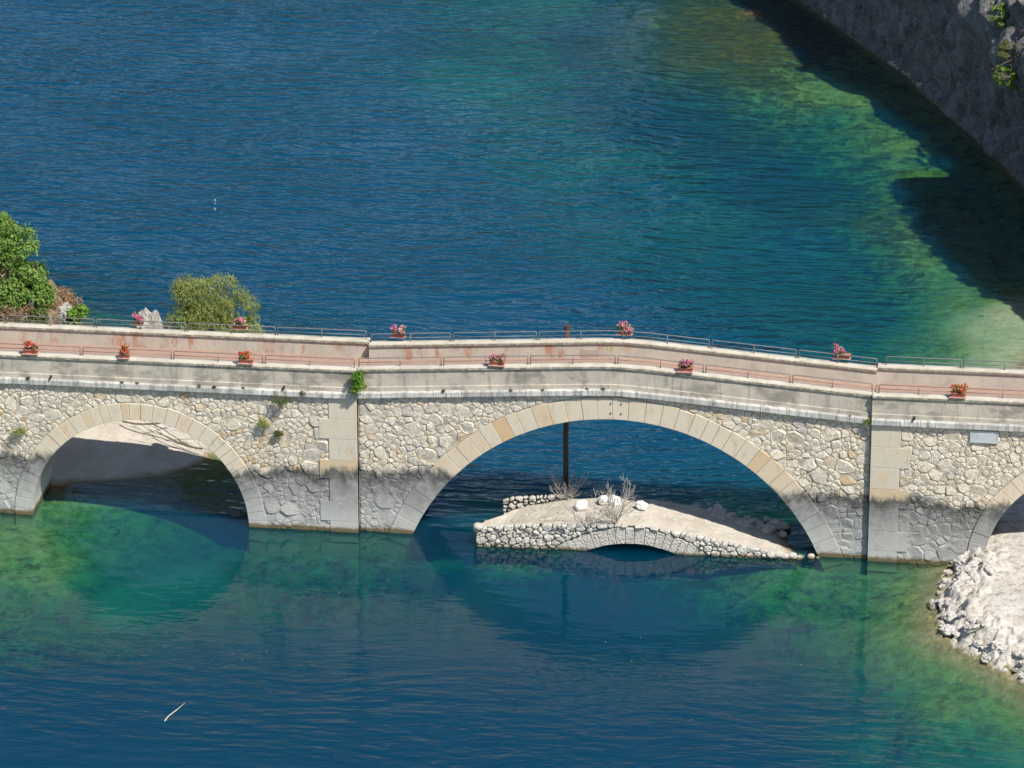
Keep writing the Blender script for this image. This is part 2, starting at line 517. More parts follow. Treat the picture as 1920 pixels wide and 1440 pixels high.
M = dict(
    rubble=mat_rubble(), mortar=mat_mortar(), dressed=mat_dressed(),
    quoin=mat_dressed('quoin_stone', (0.49, 0.44, 0.35), (0.48, 0.35, 0.20)),
    render=mat_render_wall(), inner=mat_render_inner(), coping=mat_coping(), cornice=mat_cornice(), deck=mat_deck(),
    ground=mat_ground(), water=mat_water(),
    rockw=mat_rock('white_karst_rock', (0.55, 0.52, 0.48), (0.44, 0.41, 0.37), (0.2, 0.185, 0.16), 1.5),
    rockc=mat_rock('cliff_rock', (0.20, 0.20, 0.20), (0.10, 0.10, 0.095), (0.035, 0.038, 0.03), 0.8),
    rockg=mat_rock('grey_rock', (0.42, 0.40, 0.37), (0.3, 0.28, 0.24), (0.12, 0.11, 0.09), 1.3),
    ruin=mat_rock('ruin_stone', (0.55, 0.53, 0.48), (0.46, 0.43, 0.37), (0.22, 0.2, 0.17), 1.6),
    ruindark=mat_simple('ruin_joint_earth', (0.07, 0.06, 0.045), (0.13, 0.11, 0.08), 8, 0.95),
    white=mat_simple('bleached_stone', (0.82, 0.81, 0.78), (0.7, 0.69, 0.65), 9, 0.9, 0.02),
    rail=mat_simple('railing_paint', (0.13, 0.115, 0.10), (0.20, 0.18, 0.16), 9, 0.5, 0, 0.4),
    railg=mat_simple('railing_galvanised', (0.11, 0.11, 0.11), (0.17, 0.17, 0.165), 9, 0.45, 0, 0.5),
    rust=mat_simple('rusty_steel', (0.045, 0.03, 0.025), (0.085, 0.045, 0.03), 5, 0.85, 0.01),
    dark=mat_simple('black_pipe', (0.02, 0.02, 0.02), (0.04, 0.04, 0.04), 9, 0.7),
    plaque=mat_simple('grey_plaque', (0.42, 0.45, 0.47), (0.36, 0.39, 0.41), 3, 0.5, 0, 0.4),
    terra=mat_simple('terracotta_box', (0.36, 0.13, 0.08), (0.27, 0.10, 0.065), 9, 0.8),
    shelf=mat_simple('pink_shelf', (0.55, 0.30, 0.25), (0.45, 0.24, 0.2), 9, 0.8),
    paint=mat_simple('yellow_paint', (0.34, 0.30, 0.04), (0.42, 0.36, 0.08), 12, 0.8),
    patch=mat_simple('repair_mortar', (0.33, 0.26, 0.21), (0.4, 0.33, 0.27), 8, 0.95),
    bark=mat_simple('bark', (0.13, 0.10, 0.07), (0.2, 0.165, 0.125), 12, 0.95),
    twig=mat_simple('bleached_twig', (0.46, 0.42, 0.36), (0.33, 0.295, 0.25), 8, 0.95),
    deadwood=mat_simple('dead_wood', (0.10, 0.08, 0.06), (0.19, 0.155, 0.12), 8, 0.95),
    leaf_tree=mat_leaf('tree_leaf', (0.09, 0.17, 0.03), (0.18, 0.30, 0.055), (0.28, 0.40, 0.10)),
    leaf_fig=mat_leaf('fig_leaf', (0.09, 0.19, 0.02), (0.16, 0.29, 0.035), (0.24, 0.34, 0.05)),
    leaf_willow=mat_leaf('willow_leaf', (0.18, 0.22, 0.055), (0.31, 0.36, 0.10), (0.42, 0.45, 0.16)),
    leaf_dark=mat_leaf('shrub_leaf', (0.07, 0.10, 0.025), (0.13, 0.16, 0.045), (0.20, 0.21, 0.08)),
    leaf_dry=mat_leaf('dry_creeper_leaf', (0.17, 0.10, 0.05), (0.33, 0.22, 0.12), (0.46, 0.35, 0.22)),
    pink=mat_leaf('pink_petal', (0.60, 0.12, 0.26), (0.72, 0.28, 0.42), (0.80, 0.55, 0.62)),
    red=mat_leaf('red_petal', (0.60, 0.07, 0.05), (0.72, 0.16, 0.10), (0.75, 0.35, 0.25)),
    hilldark=mat_simple('reflection_hill_dark', (0.008, 0.016, 0.016), (0.014, 0.024, 0.024), 0.05, 0.95),  # near-black tone chosen for how the unseen hills mirror in the lake
)

# ------------------------------------------------------------------ shores, depth of the lake
RSH = [(-14, 135), (-2, 98), (1.4, 86.8), (3.7, 82.5), (6.4, 76.7), (8.9, 72.1), (11.1, 66.2), (13.5, 60.5), (15.2, 55.9), (16.5, 52.8),
       (18.8, 44), (19.6, 36), (18.6, 29), (17.3, 24.5), (16.8, 18), (16.4, 10), (16.2, 5), (15.1, 0.3), (14.75, -3.2), (14.6, -5.5), (14.9, -7.7),
       (15.8, -8.9), (17.0, -10.1), (18.7, -12.3), (24, -20), (30, -45), (120, -45), (120, 135)]
LSH = [(-60, 1.0), (-40, 1.8), (-29.5, 2.2), (-27.0, 3.0), (-25.5, 3.7), (-21.7, 4.9), (-20.1, 7.1), (-19.4, 11), (-17.6, 14), (-17.2, 17.5), (-19.5, 19.5),
       (-23, 19.3), (-26.3, 17.5), (-28, 19), (-32, 25), (-45, 30), (-60, 32)]


def sdist(poly, X, Y):
    """signed distance, positive inside the polygon"""
    d = np.full(X.shape, 1e9)
    ins = np.zeros(X.shape, bool)
    n = len(poly)
    for i in range(n):
        (x0, y0), (x1, y1) = poly[i], poly[(i + 1) % n]
        dx, dy = x1 - x0, y1 - y0
        t = np.clip(((X - x0) * dx + (Y - y0) * dy) / (dx * dx + dy * dy), 0, 1)
        d = np.minimum(d, np.hypot(X - x0 - t * dx, Y - y0 - t * dy))
        c = ((y0 > Y) != (y1 > Y)) & (X < dx * (Y - y0) / (dy if abs(dy) > 1e-9 else 1e-9) + x0)
        ins ^= c
    return np.where(ins, d, -d)


CP = np.array([  # x, y, depth, weed
    (-14.2, 77.7, 3.5, 0), (-14.9, 71, 3.6, 0), (-11.2, 65, 3.8, 0), (-7, 58.6, 4.0, 0), (-1.5, 50, 4.3, 0), (4, 40, 4.8, 0), (10, 30, 4.5, .1), (-19, 74, 4.8, 0), (-12, 56, 5.5, 0), (-6, 47, 6, 0),
    (-14, 88, 3.6, 0), (-25, 75, 9, 0), (-25, 60, 11, 0), (-35, 80, 11, 0), (-40, 50, 14, 0), (-25, 40, 14, 0), (-15, 45, 11, 0), (-10, 30, 12, 0), (0, 22, 12, 0),
    (8, 20, 9, 0), (-5, 10, 12, 0), (-20, 27, 13, 0), (-30, 35, 14, 0), (-45, 75, 14, 0), (-18, 55, 9, 0), (13, 18, 5, .2), (12, 8, 6, .1),
    (-11.6, 79, 4, 1.0), (-9, 67, 3.6, 1.0), (-6, 64.5, 3.6, 1.0), (-2, 62.3, 3.4, .95), (2.5, 53, 3.8, .9), (5.5, 51.5, 3.4, .9), (-9.5, 88, 3, 1),
    (-6.2, 80, .7, .8), (-.9, 75, .45, 1.0), (-4.5, 84, .6, .9), (-8, 76, 1.5, .9), (.7, 71.5, .5, .95), (-3.5, 69, 1.6, .75), (-1, 90, .5, 1), (-3.5, 74, .8, .9), (-2.5, 79, .5, .9), (-7, 86, 1, .8), (1.5, 67, .9, .5), (-.5, 80, .5, 1.0),
    (2.8, 69, 0.9, .3), (1, 63.5, 2.0, .55), (3, 72.5, 0.8, .25), (5.5, 68.5, 0.7, .25), (7, 57, 2.0, .5), (5, 61.5, 1.7, .4), (8.5, 60, .9, .25), (10, 53, 1.0, .3), (3, 58.5, 2.6, .8), (7.6, 47.5, 3.2, .75),
    (9.9, 44.3, .8, .7), (9.0, 46.5, 1.0, .7), (10.6, 41.5, 1.0, .7), (12, 43.5, 0.9, .25), (12.6, 47, 0.8, .25), (13.3, 38, 0.9, .2), (11, 48.5, 1.3, .4), (10.8, 36, 2.8, .6), (14, 30.4, .55, .06), (15.5, 31, .35, .04), (16.5, 28, .2, .04), (12, 28, 2.0, .35), (15, 25.5, .3, .04), (16.4, 33, .4, .05),
    (5.3, 37.7, 5.5, .3), (6.5, 42, 4.5, .4),
    (-24.5, -5.8, 1.3, .3), (-26.5, -3, 1.0, .2), (-24.8, .5, 1.2, .25), (-22, -2, 2.6, .2), (-20.5, -6.4, 4.0, 0), (-18, -3, 4.3, 0), (-22, -13.5, 4.2, .6), (-26, -10, 3, .4),
    (-29, -6, 1, .2), (-12, -1.5, 2.5, .45), (-15, -1.5, 2.9, .4), (-9.8, -1.5, 3.0, .45), (-12.5, 4.5, 2.0, .4), (11.5, -1.5, 1.5, .35), (10, 4.5, 2.0, .4), (-12, -3.5, 3.8, .45), (-12, -6.4, 5, .4), (-15.5, -8, 4.8, .2), (-13, -14, 9, .3), (-20, -20, 13, 0), (-5, -20, 13, 0), (5, -20, 13, 0), (0, -8, 10, 0), (0, -4, 9, 0),
    (-7, -5, 6.5, .3), (8, -12, 9, .2), (12.3, -5.8, 2.2, .25), (9.8, -3, 2.4, .4), (13.7, -11, 1.6, .25), (15.7, -14.5, 1.2, .2), (17, -18, 3.5, .1), (11, -15, 7, 0), (18, -23, 6, 0), (13, -2, 1.6, .3),
    (-19.5, 3, 4.5, .2), (-22.5, 2, 2.2, .3), (0, 5, 9, 0), (8, 5, 7, 0), (-9, 3, 8, 0), (-18, 9, 2, .5),
    (-4, -1.6, 2.0, .5), (-6.8, -.5, 2.6, .5), (4, -1.6, 2.6, .5), (8.5, -1.1, 1.3, .35), (1, -2.5, 4, .5),
    (-24, 20.5, 4, .8), (-27, 19.6, 4, .8), (-29.5, 22.5, 4, .8), (-19, 21.5, 4, .8), (-16, 18, 4, .8), (-26, 23, 8, .5), (-30, -35, 14, 0), (0, -40, 14, 0), (25, -40, 12, 0), (-60, 0, 10, 0), (-60, 60, 14, 0), (-30, 100, 9, 0), (-12, 105, 4, .8),
])


def lake(X, Y):
    d2 = (X[..., None] - CP[:, 0]) ** 2 + (Y[..., None] - CP[:, 1]) ** 2
    sm = np.where(CP[:, 1] > 18, 10.0, 3.0)
    wt = 1.0 / (d2 + sm) ** 2.1
    ws = wt.sum(-1)
    D = (wt * CP[:, 2]).sum(-1) / ws
    W = (wt * CP[:, 3]).sum(-1) / ws
    return D, W


def ground(X, Y):
    """height of bed and banks, weed amount"""
    D, W = lake(X, Y)
    D = D * (1 + 0.22 * vnoise(X * 0.22, Y * 0.22, 0, 4, 3) + 0.45 * vnoise(X * 0.75, Y * 0.55, 0, 4, 8) * sstep(4.0, 1.5, D))
    sr, sl_ = sdist(RSH, X, Y), sdist(LSH, X, Y)
    s = np.maximum(sr, sl_)
    off = -s
    D = np.minimum(D, 0.05 + 0.45 * np.maximum(off, 0) + 0.05 * np.maximum(off, 0) ** 2)
    Z = -0.4 * D                       # the bed as lifted by refraction at this viewing angle
    # right bank: rocky edge then a dusty shelf
    rk = vnoise(X * 0.9, Y * 0.9, 0, 5, 5)
    zr = np.where(sr > 0, 0.75 * sstep(0, 1.3, sr + 0.5 * rk) + 0.10 * sr + 0.02 * np.maximum(sr - 6, 0) ** 2, Z)
    zl = np.where(sl_ > 0, 0.24 * sl_, Z)
    # mound carrying the trees at the end of the left bank
    mx = sstep(-27.2, -29.0, X + 0.5 * vnoise(X * 0.4, Y * 0.4, 0, 3, 2)) * sstep(7.5, 10.3, Y) * sstep(0.0, 1.6, sl_)
    zl = zl + 3.3 * mx
    mr = np.exp(-(((X + 24.2) / 1.2) ** 2 + ((Y - 16.6) / 1.0) ** 2))
    zl = zl + 0.9 * mr
    Z = np.where(sr > 0, zr, np.where(sl_ > 0, zl, Z))
    return Z, W, D, s, sr, sl_


FINE = [(13.2, 25.5, -17.0, 9.5), (-34.0, -15.0, 0.8, 22.0)]

# bed, one sheet far beyond the frame
xs = np.concatenate([[-700, -300, -140, -90], np.arange(-62, 46.1, 0.5), [60, 90, 160, 320, 700]])
ys = np.concatenate([[-400, -200, -100, -60], np.arange(-40, 102.1, 0.5), [115, 130, 160, 260, 500, 900]])
BX, BY = np.meshgrid(xs, ys)
BZ, BW, BD, Bs, Bsr, Bsl = ground(np.clip(BX, -62, 46), np.clip(BY, -40, 102))
far = (BX < -62) | (BX > 46) | (BY < -40) | (BY > 102)
BZ = np.where(far, np.where(BX > 46, np.minimum(BZ, 6), -5.2), BZ)
for (a, b, c, d) in FINE:
    inside = (BX > a + 0.3) & (BX < b - 0.3) & (BY > c + 0.3) & (BY < d - 0.3)
    BZ = np.where(inside, np.minimum(BZ, 0) - 0.06 - 0.0 * BZ, BZ)
    core = (BX > a + 1.2) & (BX < b - 1.2) & (BY > c + 1.2) & (BY < d - 1.2)
    BZ = np.where(core, BZ - 1.5, BZ)
bed = obj('lake_bed', grid_mesh('lake_bed', BX, BY, BZ, {'weed': BW}), M['ground'])
kind(bed, 'structure')

# water surface
WD = np.where(far, 13.0, np.maximum(BD, 0.02))
nearb = 0.42 + 0.58 * sstep(3.0, 10.0, np.abs(BY - 1.0) + 4 * sstep(2.5, 4.5, BY)) * 1.0
front = np.where(BY < 1, 0.05 + 0.06 * sstep(-5.0, -11.0, BY) + 0.16 * sstep(-11.0, -22.0, BY), nearb)
calm = front * (0.35 + 0.65 * sstep(0.5, 4.0, WD))
turb = 0.68 + 0.32 * sstep(-1.0, 9.0, BY)
wat = obj('lake_water', grid_mesh('lake_water', BX, BY, np.zeros_like(BX), {'depth': WD, 'calm': calm, 'turbidity': turb}), M['water'])
kind(wat, 'structure')


def fine_bank(name, rect, step, rough_fn):
    a, b, c, d = rect
    X, Y = np.meshgrid(np.arange(a, b + 1e-6, step), np.arange(c, d + 1e-6, step))
    Z, W_, D_, s, sr, sl_ = ground(X, Y)
    X, Y, Z = rough_fn(X, Y, Z, s, sr, sl_)
    e = np.minimum(np.minimum(X - a, b - X), np.minimum(Y - c, d - Y))
    o = obj(name, grid_mesh(name, X, Y, Z, {'weed': W_}), None)
    return o, X, Y, Z


def rough_right(X, Y, Z, s, sr, sl_):
    g = np.random.default_rng(77)
    sx, sy = g.uniform(13.5, 22, 700), g.uniform(-15, 2, 700)
    sx[480:] = 60
    wx, wy = X + 0.25 * vnoise(X * 2, Y * 2, 0, 3, 71), Y + 0.25 * vnoise(X * 2, Y * 2, 0, 3, 72)
    d1 = np.full(X.shape, 1e9); d2 = np.full(X.shape, 1e9); hid = np.zeros(X.shape)
    hv, tx_, ty_ = g.uniform(-1, 1, 700), g.uniform(-.3, .3, 700), g.uniform(-.3, .3, 700)
    for k in range(700):
        d = np.hypot(wx - sx[k], wy - sy[k])
        n = d < d1
        d2 = np.where(n, d1, np.minimum(d2, d))
        hid = np.where(n, hv[k] * 0.30 + tx_[k] * (wx - sx[k]) + ty_[k] * (wy - sy[k]), hid)
        d1 = np.where(n, d, d1)
    block = hid - 0.32 * np.exp(-(d2 - d1) / 0.09)
    band = sstep(-0.6, 0.3, sr) * (1 - sstep(1.6, 2.8, sr + 0.9 * vnoise(X * 0.5, Y * 0.5, 0, 3, 9))) * sstep(1.5, -0.5, Y)
    n1 = vnoise(X * 1.1, Y * 1.1, 0, 5, 11)
    n2 = 1 - 2 * np.abs(vnoise(X * 1.7 + 0.3 * n1, Y * 1.7, 0, 4, 13))
    n3 = 1 - 2 * np.abs(vnoise(X * 4.5, Y * 4.5, 0, 3, 15))
    Z = Z + band * (0.22 * n1 + 0.12 * n2 + 0.10 * n3 + 0.06 * (1 - 2 * np.abs(vnoise(X * 9, Y * 9, 0, 2, 17)))) + 0.035 * vnoise(X * 2.2, Y * 2.2, 0, 4, 4)
    Z = Z + 0.5 * band * block
    return X, Y, Z


def rough_left(X, Y, Z, s, sr, sl_):
    n1 = vnoise(X * 0.8, Y * 0.8, 0, 5, 21)
    n3 = 1 - 2 * np.abs(vnoise(X * 2.5, Y * 2.5, 0, 4, 23))
    Z = Z + sstep(-0.5, 0.5, sl_) * (0.09 * n1 + 0.05 * n3 + 0.35 * (n3 + n1) * sstep(1.8, 3.0, Z))
    return X, Y, Z


rb, RX, RY, RZ = fine_bank('right_bank', FINE[0], 0.075, rough_right)
# white karst along the edge, dust behind: one material that mixes both by height and grain
def mat_bank_right():
    q = NT('karst_bank')
    z = q.z()
    c = q.mix(q.ramp(q.noise(1.1, 6, 0.65), 0.35, 0.65), (0.54, 0.505, 0.455), (0.45, 0.41, 0.36))
    c = q.mix(q.ramp(q.noise(2.2, 7, 0.75, loc=(3, 1, 4)), 0.5, 0.64, 0, 0.8), c, (0.22, 0.195, 0.155))
    c = q.mix(q.ramp(q.noise(0.8, 5, 0.7, loc=(8, 2, 4)), 0.56, 0.68, 0, 0.5), c, (0.25, 0.25, 0.16))
    c = q.mix(q.ramp(q.noise(11, 4, 0.7), 0.55, 0.75, 0, 0.4), c, (0.62, 0.60, 0.56))
    e = q.math('ADD', z, q.math('MULTIPLY_ADD', q.noise(2.5, 4), 0.4, -0.2))
    wet = q.mix(q.ramp(q.noise(1.6, 6, 0.7), 0.35, 0.65), (0.24, 0.21, 0.11), (0.14, 0.13, 0.06))
    wet = q.mix(q.ramp(z, -0.14, -0.4), wet, q.mix(q.ramp(q.noise(1.6, 6, 0.75), 0.35, 0.65), (0.23, 0.265, 0.075), (0.075, 0.11, 0.028)))
    c = q.mix(q.ramp(e, 0.0, 0.2), wet, c)
    h = q.math('ADD', q.noise(4, 8, 0.75), q.math('MULTIPLY', q.voro(5), 0.5))
    return q.finish(c, 0.95, q.bump(h, 0.10))


rb.data.materials.append(mat_bank_right())
kind(rb, 'structure')
lb, LX, LY, LZ = fine_bank('left_bank', FINE[1], 0.15, rough_left)
lb.data.materials.append(M['ground'])
kind(lb, 'structure')

# ------------------------------------------------------------------ shaded cliff over the far shore, low unseen hills added for the water to reflect
foot = [(-14, 135), (-2, 98), (1.4, 86.8), (3.7, 82.5), (6.4, 76.7), (8.9, 72.1), (11.1, 66.2), (13.5, 60.5), (15.2, 55.9), (16.5, 52.8), (18.8, 44), (20.6, 36), (22.4, 29), (24.0, 24), (26.0, 20.0), (30.0, 17.0)]
fp = np.array(foot)
seg = np.hypot(*np.diff(fp, axis=0).T)
cum = np.concatenate([[0], np.cumsum(seg)])
tt = np.arange(0, cum[-1], 0.16)
fx, fy = np.interp(tt, cum, fp[:, 0]), np.interp(tt, cum, fp[:, 1])
tx, ty = np.gradient(fx), np.gradient(fy)
k_ = np.ones(61) / 61
tx, ty = np.convolve(np.pad(tx, 30, 'edge'), k_, 'valid'), np.convolve(np.pad(ty, 30, 'edge'), k_, 'valid')
ln = np.hypot(tx, ty)
nx, ny = -ty / ln, tx / ln            # to the land side (shore runs towards the camera)
crest_y = [(15, 2), (18, 6), (22, 11), (30, 15.5), (40, 17.5), (45, 18), (49, 10), (59, 10), (62, 16.5), (70, 17.5), (78, 17), (86, 16), (100, 18), (135, 22)]
cr = np.interp(fy, [c[0] for c in crest_y], [c[1] for c in crest_y])
cr = cr + 2.2 * vnoise(tt * 0.25, 0 * tt, 0, 4, 33)
setb = 0.6 * sstep(50, 54, fy) * sstep(64, 60, fy)
# cross section of the gorge wall: from below the water up to the crest and back
prof = [(-1.6, -2.0), (-0.5, -0.5), (0.0, 0.0), (0.35, 0.5), (0.6, 1.2), (0.8, 2.6), (1.0, 4.4), (1.3, 6.6), (1.6, 8.5)]
pu = np.linspace(0, 1, 60)
ps = np.interp(pu, np.linspace(0, 1, len(prof)), [p[0] for p in prof])
pz = np.interp(pu, np.linspace(0, 1, len(prof)), [p[1] for p in prof])
cu = np.linspace(0, 1, 20)[1:]
Sg = np.concatenate([np.tile(ps, (len(tt), 1)), 1.6 + (0.6 + setb[:, None]) * np.tile(cu, (len(tt), 1)), np.tile([6.0, 12.0, 30.0, 60.0], (len(tt), 1))], 1)
Zg = np.concatenate([np.tile(pz, (len(tt), 1)), 8.5 + (cr[:, None] - 8.5) * cu[None, :], cr[:, None] + np.array([0.6, 0.8, -2.0, -6.0])[None, :]], 1)
# outcrop that stands out of the wall far enough to catch the sun
yc_ = fy[:, None] + 0 * Sg
Sg = Sg - 2.1 * np.exp(-((yc_ - 62.3) / 2.6) ** 2 - ((Zg - 6.9) / 1.3) ** 2) - 1.6 * np.exp(-((yc_ - 57.2) / 2.2) ** 2 - ((Zg - 5.8) / 1.2) ** 2) - 1.3 * np.exp(-((yc_ - 53.5) / 1.5) ** 2 - ((Zg - 6.2) / 1.2) ** 2)
tap = sstep(0, 8, cum[-1] - tt)[:, None]
Zg = np.where(Zg > 0, Zg * (0.15 + 0.85 * tap), Zg)
CX = fx[:, None] + nx[:, None] * Sg
CY = fy[:, None] + ny[:, None] * Sg
sgn = sstep(-0.6, 1.0, Sg)
d1 = vnoise(CX * 0.5, CY * 0.5, Zg * 0.6, 5, 41)
d2 = 1 - 2 * np.abs(vnoise(CX * 1.3, CY * 1.3, Zg * 1.3, 4, 43))
d3 = 1 - 2 * np.abs(vnoise(CX * 3.1, CY * 3.1, Zg * 2.2, 3, 47))
disp = sgn * (0.7 * d1 + 0.5 * d2 + 0.16 * d3)
CX -= nx[:, None] * disp
CY -= ny[:, None] * disp
CZ = Zg + sgn * (0.3 * d2 + 0.3 * d1)
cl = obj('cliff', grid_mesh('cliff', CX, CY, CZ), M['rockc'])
kind(cl, 'structure')

hx, hy = np.meshgrid(np.linspace(-420, 420, 90), np.linspace(0, 1, 26))
HZ = -2 + 24 * hy ** 0.9 * (1 + 0.16 * vnoise(hx * 0.012, hy * 1.2, 0, 4, 51)) + 5 * vnoise(hx * 0.05, hy * 9, 0, 4, 52) * sstep(0.02, 0.2, hy)
HY = 150 + 140 * hy + 18 * vnoise(hx * 0.01, hy * 0, 0, 3, 53) + 0.0004 * hx ** 2 * -1
hl = obj('reflection_hills', grid_mesh('reflection_hills', hx, HY, HZ), M['hilldark'])  # out of frame, height and tone shaped for the lake's reflections
kind(hl, 'structure')
#PART2
# ------------------------------------------------------------------ masonry helpers
def clip(poly, px, py, nx_, ny_):
    out = []
    n = len(poly)
    for i in range(n):
        a, b = poly[i], poly[(i + 1) % n]
        da = (a[0] - px) * nx_ + (a[1] - py) * ny_
        db = (b[0] - px) * nx_ + (b[1] - py) * ny_
        if da <= 0:
            out.append(a)
        if (da < 0 < db) or (db < 0 < da):
            t = da / (da - db)
            out.append((a[0] + (b[0] - a[0]) * t, a[1] + (b[1] - a[1]) * t))
    return out


def cells(x0, x1, z0, ztop, circles, radius, aspect, tries, rs, zfloor=None):
    """irregular stones of a rubble wall: polygons in the wall plane"""
    P = np.zeros((0, 3))
    zmax = max(ztop(x) for x in np.linspace(x0, x1, 60))
    for _ in range(tries):
        x, z = rs.uniform(x0, x1), rs.uniform(z0, zmax)
        r = radius(rs, x, z)
        if x - x0 < r * 0.5 or x1 - x < r * 0.5 or z > ztop(x) - r * 0.45:
            continue
        if any(math.hypot(x - cx, z - cz) < cr_ + r * 0.5 for cx, cz, cr_ in circles):
            continue
        if len(P):
            d = np.hypot((P[:, 0] - x) / aspect, P[:, 1] - z)
            if (d < (P[:, 2] + r) * 0.86).any():
                continue
        P = np.vstack([P, (x, z, r)])
    out = []
    for i, (x, z, r) in enumerate(P):
        poly = [(x - 1.6, z - 1.4), (x + 1.6, z - 1.4), (x + 1.6, z + 1.4), (x - 1.6, z + 1.4)]
        d = np.hypot((P[:, 0] - x) / aspect, P[:, 1] - z)
        for j in np.argsort(d)[1:16]:
            ox, oz, orr = P[j]
            f = r / (r + orr)
            poly = clip(poly, x + (ox - x) * f, z + (oz - z) * f, (ox - x) / aspect ** 2, oz - z)
        poly = clip(poly, x0, 0, -1, 0)
        poly = clip(poly, x1, 0, 1, 0)
        poly = clip(poly, 0, z0, 0, -1)
        sl = (ztop(x + 0.2) - ztop(x - 0.2)) / 0.4
        poly = clip(poly, x, ztop(x), -sl, 1)
        for cx, cz, cr_ in circles:
            dd = math.hypot(x - cx, z - cz)
            ux, uz = (x - cx) / dd, (z - cz) / dd
            poly = clip(poly, cx + ux * cr_, cz + uz * cr_, -ux, -uz)
        # keep stones of sane size
        poly = [p for k, p in enumerate(poly) if math.hypot(p[0] - poly[k - 1][0], p[1] - poly[k - 1][1]) > 0.015]
        if len(poly) < 3:
            continue
        lim = 2.1 * r
        poly = [(x + max(-lim * aspect, min(lim * aspect, px - x)), z + max(-lim, min(lim, pz - z))) for px, pz in poly]
        a = 0.5 * abs(sum(poly[k - 1][0] * poly[k][1] - poly[k][0] * poly[k - 1][1] for k in range(len(poly))))
        if a > 0.012:
            out.append((poly, a))
    return out


def stone_geo(mb, poly, yf, proud, gap, rs, tint, rnd=0.28, back=0.05, flip=1.0, dome=0.25):
    """one rough stone: rounded outline, bulging weathered face, sides running back into the wall. yf may be a function of x"""
    n = len(poly)
    cx, cz = sum(p[0] for p in poly) / n, sum(p[1] for p in poly) / n
    pts = []
    for k in range(n):
        a, b = poly[k], poly[(k + 1) % n]
        for t in (rnd, 1 - rnd):
            pts.append((a[0] + (b[0] - a[0]) * t, a[1] + (b[1] - a[1]) * t))
    ins = []
    for (x, z) in pts:
        dx, dz = x - cx, z - cz
        L = math.hypot(dx, dz) + 1e-6
        k = max(0.3, (L - gap * rs.uniform(0.7, 1.5)) / L)
        ins.append((cx + dx * k, cz + dz * k))
    m = len(ins)
    Y = yf if callable(yf) else (lambda x: yf)
    tiltx, tiltz = rs.uniform(-0.12, 0.12), rs.uniform(-0.12, 0.12)
    vs = [(x, Y(x) + back * flip, z) for x, z in ins]
    vs += [(cx + (x - cx) * 0.985, Y(x) - flip * (proud * 0.62 + proud * rs.uniform(-.12, .12)), cz + (z - cz) * 0.985) for x, z in ins]
    vs += [(cx + (x - cx) * 0.80 + rs.uniform(-.012, .012), Y(x) - flip * (proud * (0.95 + rs.uniform(-.2, .2)) + tiltx * (x - cx) + tiltz * (z - cz)), cz + (z - cz) * 0.80 + rs.uniform(-.012, .012)) for x, z in ins]
    vs.append((cx, Y(cx) - flip * proud * (1 + dome + rs.uniform(-0.15, .15)), cz))
    fs = []
    for k in range(m):
        k2 = (k + 1) % m
        fs.append((k, k2, m + k2, m + k))
        fs.append((m + k, m + k2, 2 * m + k2, 2 * m + k))
        fs.append((2 * m + k, 2 * m + k2, 3 * m))
    sgn = sum(ins[k - 1][0] * ins[k][1] - ins[k][0] * ins[k - 1][1] for k in range(m))
    if sgn * flip < 0:
        fs = [f[::-1] for f in fs]
    mb.add(vs, fs, tint)


def arc_block(cx, cz, r0, r1, a0, a1, y0, y1, tint, nseg=3, ch=0.014):
    """voussoir: wedge between two radii, front edges chamfered"""
    mb = MB()
    aa = [a0 + (a1 - a0) * k / nseg for k in range(nseg + 1)]
    def ring(r0, r1, d, y):
        lo = [(cx + r0 * math.cos(a + e), y, cz + r0 * math.sin(a + e)) for a, e in zip(aa, [d] + [0] * (nseg - 1) + [-d])]
        hi = [(cx + r1 * math.cos(a + e), y, cz + r1 * math.sin(a + e)) for a, e in zip(aa, [d] + [0] * (nseg - 1) + [-d])]
        return lo + hi[::-1]
    rings = [ring(r0 + ch, r1 - ch, ch / r0, y0), ring(r0, r1, 0, y0 + ch), ring(r0, r1, 0, y1)]
    m = len(rings[0])
    vs = sum(rings, [])
    fs = []
    for q_ in range(2):
        for k in range(m):
            k2 = (k + 1) % m
            fs.append((q_ * m + k, q_ * m + k2, (q_ + 1) * m + k2, (q_ + 1) * m + k))
    n = nseg + 1
    for k in range(nseg):
        fs.append((k, m - 1 - k, m - 2 - k, k + 1))
    mb.add(vs, fs, tint)
    return mb


def sloped_box(mb, x0, x1, y0, y1, zb, zt, tint=0.5, ch=0.0):
    """box whose bottom and top follow functions of x"""
    a, b, c, d = zb(x0), zb(x1), zt(x0), zt(x1)
    mb.hexa([(x0, y0, a), (x1, y0, b), (x1, y1, b), (x0, y1, a), (x0, y0, c), (x1, y0, d), (x1, y1, d), (x0, y1, c)], tint)


# ------------------------------------------------------------------ the bridge
TL = [(-44, 7.60), (-28, 7.76), (-11.5, 7.87)]
TM = [(-11.5, 7.82), (-1.2, 8.52), (0.0, 8.57), (1.2, 8.53), (11.35, 7.84)]
TR = [(11.35, 7.90), (18, 7.95), (36, 7.90)]


def ip(tab):
    return lambda x: float(np.interp(x, [p[0] for p in tab], [p[1] for p in tab]))


